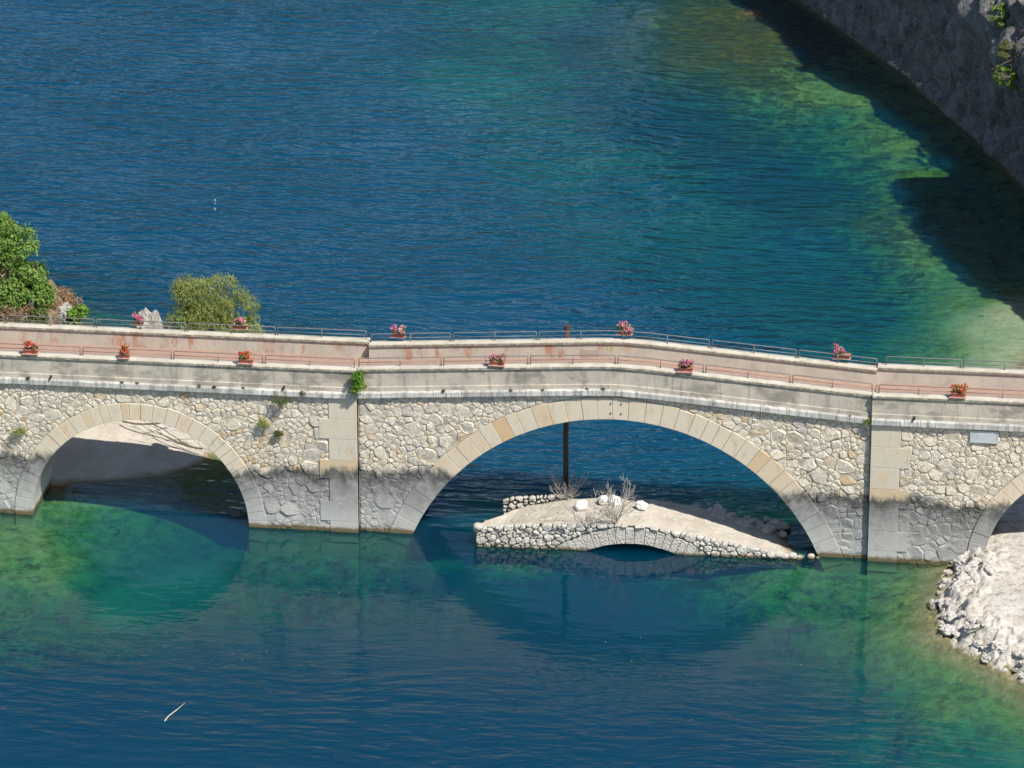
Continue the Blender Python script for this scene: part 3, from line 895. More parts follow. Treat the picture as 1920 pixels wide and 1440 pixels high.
SEC = [  # x0, x1, front y, back y, coping top, arches (cx, cz, r, ring thickness)
    (-44.0, -11.5, -0.25, 3.70, ip(TL), [(-21.5, -0.1, 5.0, 0.80)]),
    (-11.496, 11.346, 0.0, 3.45, ip(TM), [(0.05, -3.87, 9.89, 1.02)]),
    (11.35, 36.0, -0.20, 3.65, ip(TR), [(21.45, -0.1, 5.0, 0.80)]),
]
bridge = tag(empty('stone_bridge'), 'long pale stone road bridge with three arches, grey below its old waterline', 'bridge')
rs = random.Random(11)
all_stones = []
for si, (x0, x1, yf, yb, T, arcs) in enumerate(SEC):
    off = lambda d, T=T: (lambda x: T(x) + d)
    # core: mortar face, barrel, back
    mb = MB()
    xs_ = set(np.arange(x0, x1, 0.3).tolist() + [x0, x1])
    for cx, cz, r, th in arcs:
        rr = r + 0.02
        lim = rr * math.sqrt(max(0, 1 - ((-2.5 - cz) / rr) ** 2)) if -2.5 > cz else rr
        for a in np.linspace(0, math.pi, 97):
            xx = cx + rr * math.cos(a)
            if x0 < xx < x1:
                xs_.add(xx)
    xs_ = sorted(xs_)
    def low(x):
        z = -2.2
        for cx, cz, r, th in arcs:
            rr = r + 0.02
            if abs(x - cx) < rr - 1e-7:
                z = max(z, cz + math.sqrt(rr * rr - (x - cx) ** 2))
        return z
    yc = yf + 0.02
    n0 = 0
    vs, fs = [], []
    for x in xs_:
        vs += [(x, yc, low(x)), (x, yb, low(x)), (x, yb, T(x) - 0.84), (x, yc, T(x) - 0.84)]
    for i in range(len(xs_) - 1):
        b = 4 * i
        for k in range(4):
            k2 = (k + 1) % 4
            fs.append((b + k, b + 4 + k, b + 4 + k2, b + k2))
    fs.append((0, 1, 2, 3)); e = 4 * (len(xs_) - 1); fs.append((e + 3, e + 2, e + 1, e))
    mb.add(vs, fs)
    wall = mb.build('spandrel_wall', M['mortar'], bridge)
    # rubble stones
    if si == 0:
        xa, xb = -30.0, -12.79
    elif si == 1:
        xa, xb = -11.46, 11.32
    else:
        xa, xb = 12.65, 19.5
    circ = [(cx, cz, r + th + 0.01) for cx, cz, r, th in arcs]
    def rad(rs, x, z):
        b = rs.choice([0.08, 0.10, 0.13, 0.16, 0.2, 0.27, 0.31])
        return b * (1.12 if z > 2.6 else 1.3)
    for poly, a in cells(xa, xb, -0.35, off(-1.41), circ, rad, 1.15, 24000 if si < 2 else 9000, rs):
        zc = sum(p[1] for p in poly) / len(poly)
        xc = sum(p[0] for p in poly) / len(poly)
        t = min(1, max(0, rs.gauss(0.42, 0.2) + (0.22 if (-19 < xc < -13 and zc < 4.6) else 0)))
        g = MB()
        lowz = zc < 2.75
        stone_geo(g, poly, yc, rs.uniform(0.012, 0.028) if lowz else rs.uniform(0.018, 0.042), 0.009 if lowz else 0.012, rs, t, rnd=0.14 if lowz else 0.18)
        vis = a if (-28.4 < xc < 18.6 and zc > 0.1) else a * 0.01
        all_stones.append((vis, g, wall))
    # voussoirs
    for cx, cz, r, th in arcs:
        s_ = (th / 2 + r)
        amin = math.asin(max(-1, min(1, (-0.6 - cz) / r)))
        a = math.pi - amin
        side = 0
        while a > amin + 0.01:
            wdt = rs.uniform(0.50, 0.80) if r > 6 else rs.uniform(0.36, 0.66)
            da = min(wdt / s_, a - amin)
            if a - da - amin < 0.03:
                da = a - amin
            am = a - da / 2
            if x0 < cx + r * math.cos(am) < min(x1, 20.5) and (cx + r * math.cos(am)) > -28.6:
                gz = cz + s_ * math.sin(am)
                tn = max(0, min(1, rs.gauss(0.36, 0.2) + (0.4 if r > 6 and gz < 4.6 else 0)))
                arc_block(cx, cz, r, r + th * rs.uniform(0.97, 1.03), a - da + 0.006 / r, a - 0.006 / r, yf - rs.uniform(0.035, 0.06), yf + 0.42, tn).build('voussoir', M['dressed'], bridge)
            a -= da
    # quoin blocks at the pier joints
    if si != 1:
        xe, sg = (x1, -1) if si == 0 else (x0, 1)
        z = -0.5
        i = 0
        while z < T(xe) - 1.5:
            h = [1.02, 0.95, 1.1, 0.9][i % 4]
            z1 = min(z + h, T(xe) - 1.405)
            if T(xe) - 1.405 - z1 < 0.3:
                z1 = T(xe) - 1.405
            wq = 1.72 if i % 2 else 1.28
            b = MB()
            xa_, xb_ = sorted((xe - 0.0 * sg, xe + wq * sg))
            ch, yq = 0.010, yf - 0.034 - 0.003 * (i % 3)
            za, zb_ = z + 0.005, z1 - 0.005
            f = [(xa_ + ch, yq, za + ch), (xb_ - ch, yq, za + ch), (xb_ - ch, yq, zb_ - ch), (xa_ + ch, yq, zb_ - ch)]
            g_ = [(xa_, yq + ch, za), (xb_, yq + ch, za), (xb_, yq + ch, zb_), (xa_, yq + ch, zb_)]
            k_ = [(p[0], yf + 0.3, p[2]) for p in g_]
            b.add(f + g_ + k_, [(0, 1, 2, 3)] + [(4 + j, 4 + (j + 1) % 4, (j + 1) % 4, j) for j in range(4)] + [(8 + j, 8 + (j + 1) % 4, 4 + (j + 1) % 4, 4 + j) for j in range(4)], [0.2, 0.3, 0.25, 0.85, 0.3, 0.2, 0.4, 0.3][i % 8] if z > 2.4 and z < 4 else rs.uniform(0.1, 0.4))
            b.build('quoin_block', M['quoin'], wall)
            z = z1
            i += 1
    # cornice blocks
    x = max(x0, -30.0)
    xend = min(x1, 20.0)
    while x < xend - 0.05:
        L = rs.uniform(0.45, 1.05)
        xn = min(x + L, xend)
        if xend - xn < 0.3:
            xn = xend
        b = MB()
        p_ = rs.uniform(0.17, 0.2)
        zt_, zb_ = off(-1.10 + rs.uniform(-.008, .008)), off(-1.40)
        c0, c1 = x + 0.006, xn - 0.006
        y0, y1 = yf - p_, yf + 0.1
        # profile with a worn top edge
        pr = lambda xx: [(xx, y1, zb_(xx)), (xx, y0 + 0.03, zb_(xx)), (xx, y0, zb_(xx) + 0.04), (xx, y0 + 0.005, zt_(xx) - 0.05), (xx, y0 + 0.04, zt_(xx) - 0.005), (xx, y1, zt_(xx) + 0.03)]
        A, B = pr(c0), pr(c1)
        b.add(A + B, [(k, 6 + k, 6 + (k + 1) % 6, (k + 1) % 6) for k in range(6)] + [tuple(range(6))[::-1], tuple(range(6, 12))], rs.random())
        b.build('cornice_block', M['cornice'], bridge)
        x = xn
    # plinth and parapets
    xv0, xv1 = max(x0, -34.0), min(x1, 26.0)
    nodes = [xv0] + [p for p in (-28, -20, -6, -1.2, 0.0, 1.2, 6, 18) if xv0 < p < xv1] + [xv1]
    for near in (True, False):
        pm = MB()
        for a, b in zip(nodes[:-1], nodes[1:]):
            if near:
                sloped_box(pm, a, b, yf, yf + 0.38, off(-0.9), off(-0.145))
            else:
                sloped_box(pm, a, b, yb - 0.38, yb, off(-0.9), off(-0.145))
        par = pm.build('parapet', M['render'] if near else M['inner'], bridge)
        if near:
            pl = MB()
            for a, b in zip(nodes[:-1], nodes[1:]):
                za, zb2 = T(a), T(b)
                A = [(a, yf + 0.1, za - 1.12), (a, yf - 0.055, za - 1.12), (a, yf - 0.05, za - 0.90), (a, yf + 0.1, za - 0.855)]
                B = [(b, p[1], p[2] - za + zb2) for p in A]
                pl.add(A + B, [(0, 4, 5, 1), (1, 5, 6, 2), (2, 6, 7, 3), (3, 7, 4, 0), (3, 2, 1, 0), (4, 5, 6, 7)])
            pl.build('plinth', M['render'], par)
        # coping blocks
        x = xv0
        while x < xv1 - 0.05:
            xn = min(x + rs.uniform(1.7, 2.4), xv1)
            for kx in (0.0,):
                if x < kx < xn - 0.01 and si == 1:
                    xn = kx
            if xv1 - xn < 0.5:
                xn = xv1
            b = MB()
            yy0, yy1 = (yf - 0.065, yf + 0.445) if near else (yb - 0.445, yb + 0.065)
            dz = rs.uniform(-0.006, 0.006)
            pr = lambda xx: [(xx, yy1, T(xx) - 0.147), (xx, yy0, T(xx) - 0.147), (xx, yy0 - 0.005, T(xx) - 0.05), (xx, yy0 + 0.035, T(xx) + dz), (xx, yy1 - 0.035, T(xx) + dz), (xx, yy1, T(xx) - 0.04)]
            sub = [x + 0.003] + [p for p in (-1.2, 1.2) if x + 0.1 < p < xn - 0.1 and si == 1] + [xn - 0.003]
            vs = sum([pr(s0) for s0 in sub], [])
            fs = []
            for q_ in range(len(sub) - 1):
                fs += [(6 * q_ + k, 6 * q_ + 6 + k, 6 * q_ + 6 + (k + 1) % 6, 6 * q_ + (k + 1) % 6) for k in range(6)]
            e = 6 * (len(sub) - 1)
            fs += [tuple(range(6))[::-1], tuple(range(e, e + 6))]
            b.add(vs, fs, rs.random())
            b.build('coping_block', M['coping'], par)
            x = xn
        if not near and si == 1:
            cu_ = bpy.data.curves.new('painted_number', 'FONT')
            cu_.body = '18'
            cu_.size = 0.38
            cu_.extrude = 0.002
            cu_.materials.append(M['paint'])
            tmp = bpy.data.objects.new('painted_number_curve', cu_)
            COL.objects.link(tmp)
            nm = bpy.data.meshes.new_from_object(tmp.evaluated_get(bpy.context.evaluated_depsgraph_get()))
            bpy.data.objects.remove(tmp)
            nm.materials.clear()
            tobj = obj('painted_number', nm, M['paint'], par)
            tobj.location = (-0.78, yb - 0.385, T(-0.6) - 0.50)
            tobj.rotation_euler = (R(90), R(-4), 0)
            b = MB()
            b.box(-1.9, -1.1, yb - 0.395, yb - 0.3, T(-1.5) - 0.80, T(-1.5) - 0.42)
            b.build('repair_patch', M['patch'], par)
        if near and si == 2:
            b = MB()
            zp = T(16) - 1.46
            b.box(15.72, 16.82, yf - 0.09, yf + 0.05, zp - 0.50, zp)
            b.box(15.66, 15.719, yf - 0.10, yf + 0.05, zp - 0.55, zp + 0.01)
            b.box(16.821, 16.88, yf - 0.10, yf + 0.05, zp - 0.55, zp + 0.01)
            b.box(15.719, 16.821, yf - 0.10, yf + 0.05, zp - 0.55, zp - 0.501)
            b.build('plaque', M['plaque'], wall)
    # roadway
    dk = MB()
    for a, b in zip(nodes[:-1], nodes[1:]):
        sloped_box(dk, a, b, yf + 0.381, yb - 0.381, off(-0.9), off(-0.80))
    dk.build('deck', M['deck'], bridge)

all_stones.sort(key=lambda t: -t[0])
rest = {}
for k, (vis, g, wall) in enumerate(all_stones):
    if k < 300:
        g.build('stone', M['rubble'], wall)
    else:
        m_ = rest.setdefault(wall.name, (MB(), wall))[0]
        n = len(m_.v)
        m_.v += g.v; m_.t += g.t; m_.f += [tuple(i + n for i in f) for f in g.f]
for m_, wall in rest.values():
    kind(m_.build('small_stones', M['rubble'], wall), 'stuff')
# keystone anchor bolts, drain spouts
for bx in (-0.16, 0.30):
    for bz in (6.32, 6.78):
        b = MB(); b.tube([(bx, -0.075, bz), (bx, 0.0, bz)], 0.035, 8); b.build('anchor_bolt', M['dark'], bridge)
for sx, T, yf in ((-25.35, ip(TL), -0.25), (-14.75, ip(TL), -0.25), (13.2, ip(TR), -0.2)):
    b = MB(); b.tube([(sx, yf + 0.1, T(sx) - 0.93), (sx, yf - 0.26, T(sx) - 0.99)], 0.055, 8); b.build('drain_spout', M['dark'], bridge)


# ------------------------------------------------------------------ railings on the copings
def railing(xa, xb, y, T, mat, label, group):
    root = tag(empty('railing_panel', (xa, y, T(xa))), label, 'railing', group)
    o = Vector((xa, y, T(xa)))
    H = 0.40
    P = lambda x, h: Vector((x, y, T(x) + h)) - o
    c = 0.05
    pts = [P(xa, -0.02), P(xa, H - c), P(xa + 0.015, H - 0.015), P(xa + c, H)]
    mid = [x for x in (-1.2, 0.0, 1.2) if xa + 0.1 < x < xb - 0.1]
    pts += [P(x, H) for x in mid] + [P(xb - c, H), P(xb - 0.015, H - 0.015), P(xb, H - c), P(xb, -0.02)]
    b = MB(); b.tube(pts, 0.024, 6); b.build('frame', mat, root, True)
    b = MB(); b.tube([P(xa, H * .5)] + [P(x, H * .5) for x in mid] + [P(xb, H * .5)], 0.016, 6); b.build('rail', mat, root, True)
    xm = (xa + xb) / 2
    b = MB(); b.tube([P(xm, -0.02), P(xm, H)], 0.022, 6); b.build('post', mat, root, True)


near_g = [-32.2, -28.14, -23.98, -19.83, -15.69, -11.56, -7.7, -3.83, 0.05, 3.94, 7.76, 11.55, 15.14, 18.8]
far_g = [-32.5, -28.36, -24.18, -19.94, -15.81, -11.64, -7.75, -3.86, 0.03, 3.9, 7.78, 11.65, 15.07, 18.8]
for gaps, near in ((near_g, True), (far_g, False)):
    for a, b in zip(gaps[:-1], gaps[1:]):
        m_ = (a + b) / 2
        sec = SEC[0] if m_ < -11.5 else SEC[1] if m_ < 11.4 else SEC[2]
        T = sec[4]
        y = sec[2] + 0.19 if near else sec[3] - 0.19
        a2, b2 = max(a + 0.06, sec[0] + 0.05), min(b - 0.06, sec[1] - 0.05)
        where = 'the left pier arch' if m_ < -11.5 else ''
        if near:
            railing(a2, b2, y, T, M['rail'], 'low dark tubular railing panel on the parapet above the rubble stone face', 'railing panels on the parapet above the rubble face')
        else:
            railing(a2, b2, y, T, M['railg'], 'low grey tubular railing panel on the parapet beyond the red roadway', 'railing panels on the parapet beyond the roadway')


# ------------------------------------------------------------------ foliage helpers
def leaf_cloud(blobs, n, size, asp=0.6, seed=1, shell=0.45, hole=0.0, up=0.3, droop=0.0):
    """leaf faces spread through lumpy crowns; blobs = (x, y, z, rx, ry, rz)"""
    g = np.random.default_rng(seed)
    B = np.array(blobs, float)
    vol = (B[:, 3] * B[:, 4] * B[:, 5]) ** (2 / 3)
    pick = g.choice(len(B), n, p=vol / vol.sum())
    d = g.normal(size=(n, 3)); d /= np.linalg.norm(d, axis=1)[:, None]
    r = shell + (1 - shell) * g.random(n) ** 0.6
    r *= 1 + 0.22 * vnoise(d[:, 0] * 2.1 + pick * 3.1, d[:, 1] * 2.1, d[:, 2] * 2.1, 3, seed)
    c = B[pick, :3] + d * r[:, None] * B[pick, 3:]
    if hole > 0:
        keep = vnoise(c[:, 0] * 1.6, c[:, 1] * 1.6, c[:, 2] * 1.6, 3, seed + 3) > -0.5 + hole
        c, d = c[keep], d[keep]
    n = len(c)
    nr = d + g.normal(size=(n, 3)) * 0.7
    nr[:, 2] += up
    nr /= np.linalg.norm(nr, axis=1)[:, None]
    ax = g.normal(size=(n, 3))
    if droop:
        ax = ax * 0.35 + np.array([0, 0, -droop]) + d * 0.5
    u = ax - (ax * nr).sum(1)[:, None] * nr
    u /= np.linalg.norm(u, axis=1)[:, None] + 1e-9
    v = np.cross(nr, u)
    s = size * (0.65 + 0.7 * g.random(n))[:, None]
    q_ = np.stack([c - u * s, c - v * s * asp + nr * s * 0.15, c + u * s, c + v * s * asp + nr * s * 0.15], 1).reshape(-1, 3)
    f = np.arange(4 * n).reshape(n, 4)
    return q_, f, np.repeat(np.clip(0.5 + 0.25 * g.normal(size=n), 0, 1), 4)


def cloud_obj(name, mat, parent, *a, **k):
    q_, f, t = leaf_cloud(*a, **k)
    o = obj(name, quad_mesh(name, q_, f, {'tint': t}), mat, parent)
    return o


def branch(mb, p, d, L, r, depth, rs, spread=0.6, kids=(2, 4), upb=0.25, bend=0.25, nseg=4, minr=0.004, tips=None):
    pts = [Vector(p)]; rad = [r]
    d = Vector(d).normalized()
    for k in range(nseg):
        d = (d + Vector((rs.uniform(-1, 1), rs.uniform(-1, 1), rs.uniform(-1, 1) + upb * 0.5)) * bend).normalized()
        pts.append(pts[-1] + d * (L / nseg)); rad.append(max(minr, r * (1 - 0.6 * (k + 1) / nseg)))
    mb.tube(pts, rad, 5 if r > 0.02 else 4)
    if depth <= 0:
        if tips is not None:
            tips.append(pts[-1])
        return
    for _ in range(rs.randint(*kids)):
        k = rs.randint(1, nseg)
        nd = (d + Vector((rs.uniform(-1, 1), rs.uniform(-1, 1), rs.uniform(-0.6, 1) + upb)) * spread)
        branch(mb, pts[k], nd, L * rs.uniform(0.45, 0.75), max(minr, rad[k] * 0.65), depth - 1, rs, spread, kids, upb, bend, nseg, minr, tips)


def tree(name, label, cat, base, blobs, n, size, leafmat, trunk_r, seed, group=None, asp=0.6, hole=0.2, droop=0.0, shell=0.4):
    root = tag(empty(name, base), label, cat, group)
    b0 = Vector(base)
    tb = MB(); rr = random.Random(seed)
    ctr = Vector((sum(b[0] for b in blobs), sum(b[1] for b in blobs), sum(b[2] for b in blobs))) / len(blobs) - b0
    top = Vector((ctr.x * 0.7, ctr.y * 0.7, ctr.z * 0.75))
    tb.tube([(0, 0, -0.4), top * 0.35 + Vector((rr.uniform(-.1, .1), 0, 0)), top * 0.7, top], [trunk_r * 1.25, trunk_r, trunk_r * 0.75, trunk_r * 0.45], 8)
    for bl in blobs:
        e = Vector(bl[:3]) - b0
        s0 = top * rr.uniform(0.4, 0.95)
        m_ = (s0 + e) / 2 + Vector((rr.uniform(-.2, .2), rr.uniform(-.2, .2), 0.15))
        tb.tube([s0, m_, e, e + (e - s0) * 0.25], [trunk_r * 0.5, trunk_r * 0.35, trunk_r * 0.2, 0.01], 6)
    tb.build('trunk', M['bark'], root)
    bl = [(x - base[0], y - base[1], z - base[2], a, b, c) for x, y, z, a, b, c in blobs]
    cloud_obj('crown', leafmat, root, bl, n, size, asp, seed, shell, hole, 0.3, droop)
    return root


# ------------------------------------------------------------------ flower boxes
def flower_box(x, y, z, near, flower, label, group, seed, w=0.34, h=0.26, blooms=40):
    root = tag(empty('flower_box', (x, y, z)), label, 'flower box', group)
    rr = random.Random(seed)
    b = MB()
    b.hexa([(-w * .82, -0.10, 0.02), (w * .82, -0.10, 0.02), (w * .82, 0.10, 0.02), (-w * .82, 0.10, 0.02), (-w * .92, -0.13, 0.19), (w * .92, -0.13, 0.19), (w * .92, 0.13, 0.19), (-w * .92, 0.13, 0.19)])
    b.box(-w * .95, w * .95, -0.145, 0.145, 0.17, 0.2)
    b.build('trough', M['terra'], root)
    b = MB(); b.box(-w * 1.05, w * 0.95, -0.17, 0.16, -0.012, 0.018); b.build('shelf', M['shelf'], root)
    b = MB()
    for s in (-0.6, 0.6):
        b.tube([(w * s, 0.14, 0.20), (w * s, -0.165, 0.20), (w * s, -0.165, -0.02), (w * s, 0.14, -0.1)], 0.012, 5)
    b.build('bracket', M['rail'], root)
    bl = [(rr.uniform(-w * .7, w * .7), rr.uniform(-.08, .08), 0.24 + rr.uniform(0, h * .6), w * rr.uniform(.3, .5), .16, h * rr.uniform(.4, .6)) for _ in range(6)]
    cloud_obj('foliage', M['leaf_dark'] if rr.random() < .3 else M['leaf_tree'], root, bl, 420, 0.035, 0.8, seed, 0.3, 0.05)
    # blossoms: ruffled heads of several petals
    g = np.random.default_rng(seed)
    V, F, Tn = [], [], []
    for k in range(blooms):
        q = bl[g.integers(len(bl))]
        d = g.normal(size=3); d[2] = abs(d[2]) * 0.9; d[1] -= 0.35; d /= np.linalg.norm(d)
        c = np.array(q[:3]) + d * np.array(q[3:]) * g.uniform(0.9, 1.25)
        t = float(np.clip(0.5 + 0.33 * g.normal(), 0, 1))
        for p in range(6):
            u = g.normal(size=3); u /= np.linalg.norm(u)
            v = np.cross(u, g.normal(size=3)); v /= np.linalg.norm(v) + 1e-9
            s = g.uniform(0.03, 0.046)
            cc = c + g.normal(size=3) * 0.014
            n0 = len(V)
            V += [cc - u * s, cc - v * s, cc + u * s, cc + v * s]
            F.append((n0, n0 + 1, n0 + 2, n0 + 3)); Tn += [t] * 4
    obj('blossoms', quad_mesh('blossoms', np.array(V), np.array(F), {'tint': np.array(Tn)}), flower, root)
    return root


def sec_of(x):
    return SEC[0] if x < -11.5 else SEC[1] if x < 11.35 else SEC[2]


nb = [(-26.25, 'red', 'orange red geraniums in a window box facing the rubble arch, beside the road end'),
      (-21.98, 'red', 'small box of red and green geraniums on the railing above the small arch crown'),
      (-16.46, 'red', 'box of bright red geraniums on the railing between the small arch and the green sapling'),
      (-5.22, 'pink', 'box of pale pink geraniums with terracotta shelf left of the big arch crown'),
      (3.12, 'pinkd', 'round clump of deep pink geraniums on the sloping railing past the bridge crest'),
      (15.07, 'red', 'spiky red geranium box on the railing above the grey plaque')]
lab_near = ['orange red geranium box over the sandy end of the small arch', 'small red geranium box straight above the crown of the small arch',
            'bright red geranium box between the small arch and the green wall sapling', 'pale pink geranium box with terracotta shelf before the rusty parapet patch',
            'round deep pink geranium box on the sloping railing past the bridge crest', 'spiky red geranium box on the railing close to the grey plaque']
for i, (x, c, _) in enumerate(nb):
    s = sec_of(x)
    flower_box(x, s[2] + 0.02, s[4](x) + 0.06, True, M['red'] if c == 'red' else M['pink'], lab_near[i], 'flower boxes on the railing above the rubble face', 100 + i, 0.36 if i != 1 else 0.26, 0.32, 46)
fb = [(-22.2, 'magenta geranium box on the far railing beside the grey rock', 0.26), (-17.5, 'pale pink geranium box on the far railing before the olive willow', 0.34),
      (-10.22, 'pink and white geranium box on the far railing just past the parapet joint', 0.34), (0.03, 'tall pink geranium box on the far railing at the bridge crest', 0.36), (9.75, 'dense round pink geranium box low on the falling far railing', 0.40)]
for i, (x, lb_, w_) in enumerate(fb):
    s = sec_of(x)
    flower_box(x, s[3] - 0.02, s[4](x) + 0.18, False, M['pink'], lb_, 'flower boxes on the railing beyond the roadway', 200 + i, w_, 0.34, 52)

# ------------------------------------------------------------------ plants rooted in the bridge
def tuft(name, label, loc, r, n, mat, seed, group=None, size=0.05, cat='weed', stem=True):
    root = tag(empty(name, loc), label, cat, group)
    rr = random.Random(seed)
    b = MB()
    for _ in range(7):
        a = Vector((rr.uniform(-1, 1) * r, -abs(rr.uniform(0.1, 0.7)) * r, rr.uniform(-0.1, 1) * r))
        b.tube([(0, 0.05, 0), a * 0.5 + Vector((0, 0, 0.03)), a], [0.008, 0.006, 0.003], 4)
    b.build('stems', M['twig'] if mat is M['leaf_dry'] else M['bark'], root)
    bl = [(rr.uniform(-.4, .4) * r, -0.35 * r, rr.uniform(0, .6) * r, r * .55, r * .4, r * .5) for _ in range(4)]
    cloud_obj('leaves', mat, root, bl, n, size, 0.5, seed, 0.2, 0.1)
    return root


sp = tag(empty('wall_sapling', (-11.42, -0.2, 6.75)), 'bright green leafy sapling rooted in the cornice at the pier joint', 'sapling')
b = MB()
rr = random.Random(5)
for k in range(6):
    branch(b, (0, 0.1, 0), (rr.uniform(-.35, .35), rr.uniform(-.8, -.2), 1), 0.85, 0.016, 1, rr, 0.5)
b.build('stems', M['bark'], sp)
cloud_obj('leaves', M['leaf_fig'], sp, [(0, -.32, .75, .33, .25, .35), (.12, -.36, .45, .30, .25, .3), (-.1, -.35, .25, .25, .22, .25), (.12, -.3, 1.0, .22, .18, .2)], 900, 0.06, 0.55, 77, 0.2, 0.1)

tuft('wall_weed', 'dry grey bush hanging from the cornice below the drain spout', (-14.95, -0.4, 6.1), 0.42, 500, M['leaf_dark'], 301, 'weeds on the bridge face', 0.035)
tuft('wall_weed', 'round olive weed clump on the ochre rubble between the arches', (-15.7, -0.32, 4.95), 0.42, 520, M['leaf_willow'], 302, 'weeds on the bridge face', 0.04)
tuft('wall_weed', 'smaller dark green weed just beneath the olive clump on the rubble', (-15.0, -0.32, 4.55), 0.3, 380, M['leaf_dark'], 303, 'weeds on the bridge face', 0.04)
tuft('wall_weed', 'flat yellow green weed on the stained stones beside the small arch springing', (-26.9, -0.32, 4.0), 0.42, 420, M['leaf_willow'], 304, 'weeds on the bridge face', 0.04)
tuft('wall_weed', 'brown withered weed on the cornice next to the sapling side of the spout', (-13.9, -0.38, 6.62), 0.22, 240, M['leaf_dry'], 305, 'weeds on the bridge face', 0.035)
tuft('wall_weed', 'green brown weed growing in the joint at the shadowed pier edge', (11.2, -0.12, 6.55), 0.28, 280, M['leaf_willow'], 306, 'weeds on the bridge face', 0.035)
for i, x in enumerate([-27.9, -26.4, -22.1, -21.4, -18.6, -17.9, -16.6, -7.6, -4.6, -3.2, -1.2, -0.5, 10.4]):
    s = sec_of(x)
    tuft('ledge_weed', 'little weed tuft sprouting on the white cornice ledge', (x, s[2] - 0.12, s[4](x) - 1.10), rs.uniform(0.09, 0.16), 90, M['leaf_dark'] if i % 3 else M['leaf_dry'], 330 + i, 'little weeds along the cornice ledge', 0.03)

# ------------------------------------------------------------------ steel pole behind the big arch
pl = tag(empty('steel_pole', (-2.55, 3.15, 0.9)), 'dark rusty steel pole standing behind the big arch on the ruin', 'pole')
b = MB(); b.tube([(0, 0, -1.5), (-0.05, 0.3, 3), (-0.1, 1.0, 7.75)], 0.12, 12); b.build('shaft', M['rust'], pl, True)
b = MB(); b.tube([(-0.1, 1.0, 7.70), (-0.1, 1.0, 7.86)], 0.15, 12); b.build('cap', M['rust'], pl)

# ------------------------------------------------------------------ ruined old bridge under the big arch
ruin = tag(empty('ruined_bridge', (0, 0, 0)), 'half drowned ruin of an old stone bridge humped under the big arch', 'ruin')
YF = lambda x: -0.92 + 0.032 * (x + 6)
ZT = ip([(-6.1, .78), (-5.4, 1.0), (-4, 1.12), (-2, 1.22), (0, 1.32), (1.5, 1.28), (3, 1.08), (4.5, .8), (6, .5), (7.5, .26), (8.4, .12)])
RC = (0.9, -4.55, 4.97)
# heart of the wall behind the face stones
mb = MB()
xs_ = sorted(set(np.arange(-6.0, 8.3, 0.15).tolist() + [RC[0] - 2.2, RC[0] + 2.2]))
def rlow(x):
    if abs(x - RC[0]) < 2.6:
        return max(-0.5, RC[1] + math.sqrt((RC[2] + .02) ** 2 - (x - RC[0]) ** 2))
    return -0.5
vs, fs = [], []
for x in xs_:
    zt = ZT(x) - 0.07
    zz_ = max(rlow(x) + .05, zt - (.5 if x < -3 else .15))
    vs += [(x, YF(x) + 0.03, rlow(x)), (x, YF(x) + 0.5, rlow(x)), (x, YF(x) + 0.5, zz_ - .05), (x, YF(x) + 0.3, zz_), (x, YF(x) + 0.03, zt)]
for i in range(len(xs_) - 1):
    b5 = 5 * i
    fs += [(b5 + k, b5 + 5 + k, b5 + 5 + (k + 1) % 5, b5 + (k + 1) % 5) for k in range(5)]
fs += [(0, 1, 2, 3, 4), tuple(5 * (len(xs_) - 1) + k for k in (4, 3, 2, 1, 0))]
mb.add(vs, fs)
mb.build('wall_heart', M['ruindark'], ruin)
rs2 = random.Random(21)
for poly, a in cells(-6.05, 8.2, -0.25, ZT, [(RC[0], RC[1], RC[2] + 0.78)], lambda r_, x, z: r_.choice([.075, .09, .12, .14, .17]), 1.3, 7000, rs2):
    g = MB()
    stone_geo(g, poly, YF, rs2.uniform(0.05, 0.16), 0.014, rs2, rs2.random(), 0.22, 0.12, dome=0.15)
    g.build('stone', M['ruin'], ruin)
a = math.pi / 2 + 0.74
while a > math.pi / 2 - 0.74:
    da = rs2.uniform(0.05, 0.095)
    xm = RC[0] + RC[2] * math.cos(a - da / 2)
    arc_block(RC[0], RC[1], RC[2], RC[2] + 0.75 * rs2.uniform(.96, 1.03), a - da + 0.002, a - 0.002, YF(xm) - rs2.uniform(0.06, 0.1), YF(xm) + 0.5, rs2.random()).build('voussoir', M['ruin'], ruin)
    a -= da
# earth on top
X, Y = np.meshgrid(np.arange(-6.2, 8.6, 0.09), np.arange(0, 1.0001, 0.022))
yb_ = np.interp(X[0], [-6.2, -5.2, -4.6, -2.5, 0.7, 3, 5, 7, 8.6], [0.3, 0.9, 1.7, 2.35, 2.7, 3.3, 3.5, 2.9, 0.2])
yf_ = np.array([YF(x) for x in X[0]]) + 0.10
YY = yf_[None, :] + (yb_ - yf_)[None, :] * Y
zt = np.array([ZT(x) for x in X[0]])
hump = np.interp(X[0], [-6.2, -5, -3.6, -2.2, 0, 2, 4, 5.5, 7, 8.6], [-.3, -.38, -.15, .08, .12, .12, .1, .05, -.02, -.1])
back = np.interp(X[0], [-6.2, -3, 0, 1, 3, 5, 7, 8.6], [-.1, .0, .03, -.05, -.25, -.3, -.2, -.1])
ZZ = zt[None, :] - 0.06 + hump[None, :] * np.sin(np.pi * np.clip(Y, 0, 1)) ** 0.7 + back[None, :] * Y
ZZ += 0.06 * vnoise(X * 1.3, YY * 1.3, 0, 4, 61) + 0.035 * vnoise(X * 5, YY * 5, 0, 3, 62)
ZZ -= 1.9 * sstep(0.93, 1.0, Y) * (0.6 + 0.4 * Y)
fill = obj('earth_fill', grid_mesh('earth_fill', X, YY, ZZ, {'weed': 0 * X}), M['ground'], ruin)


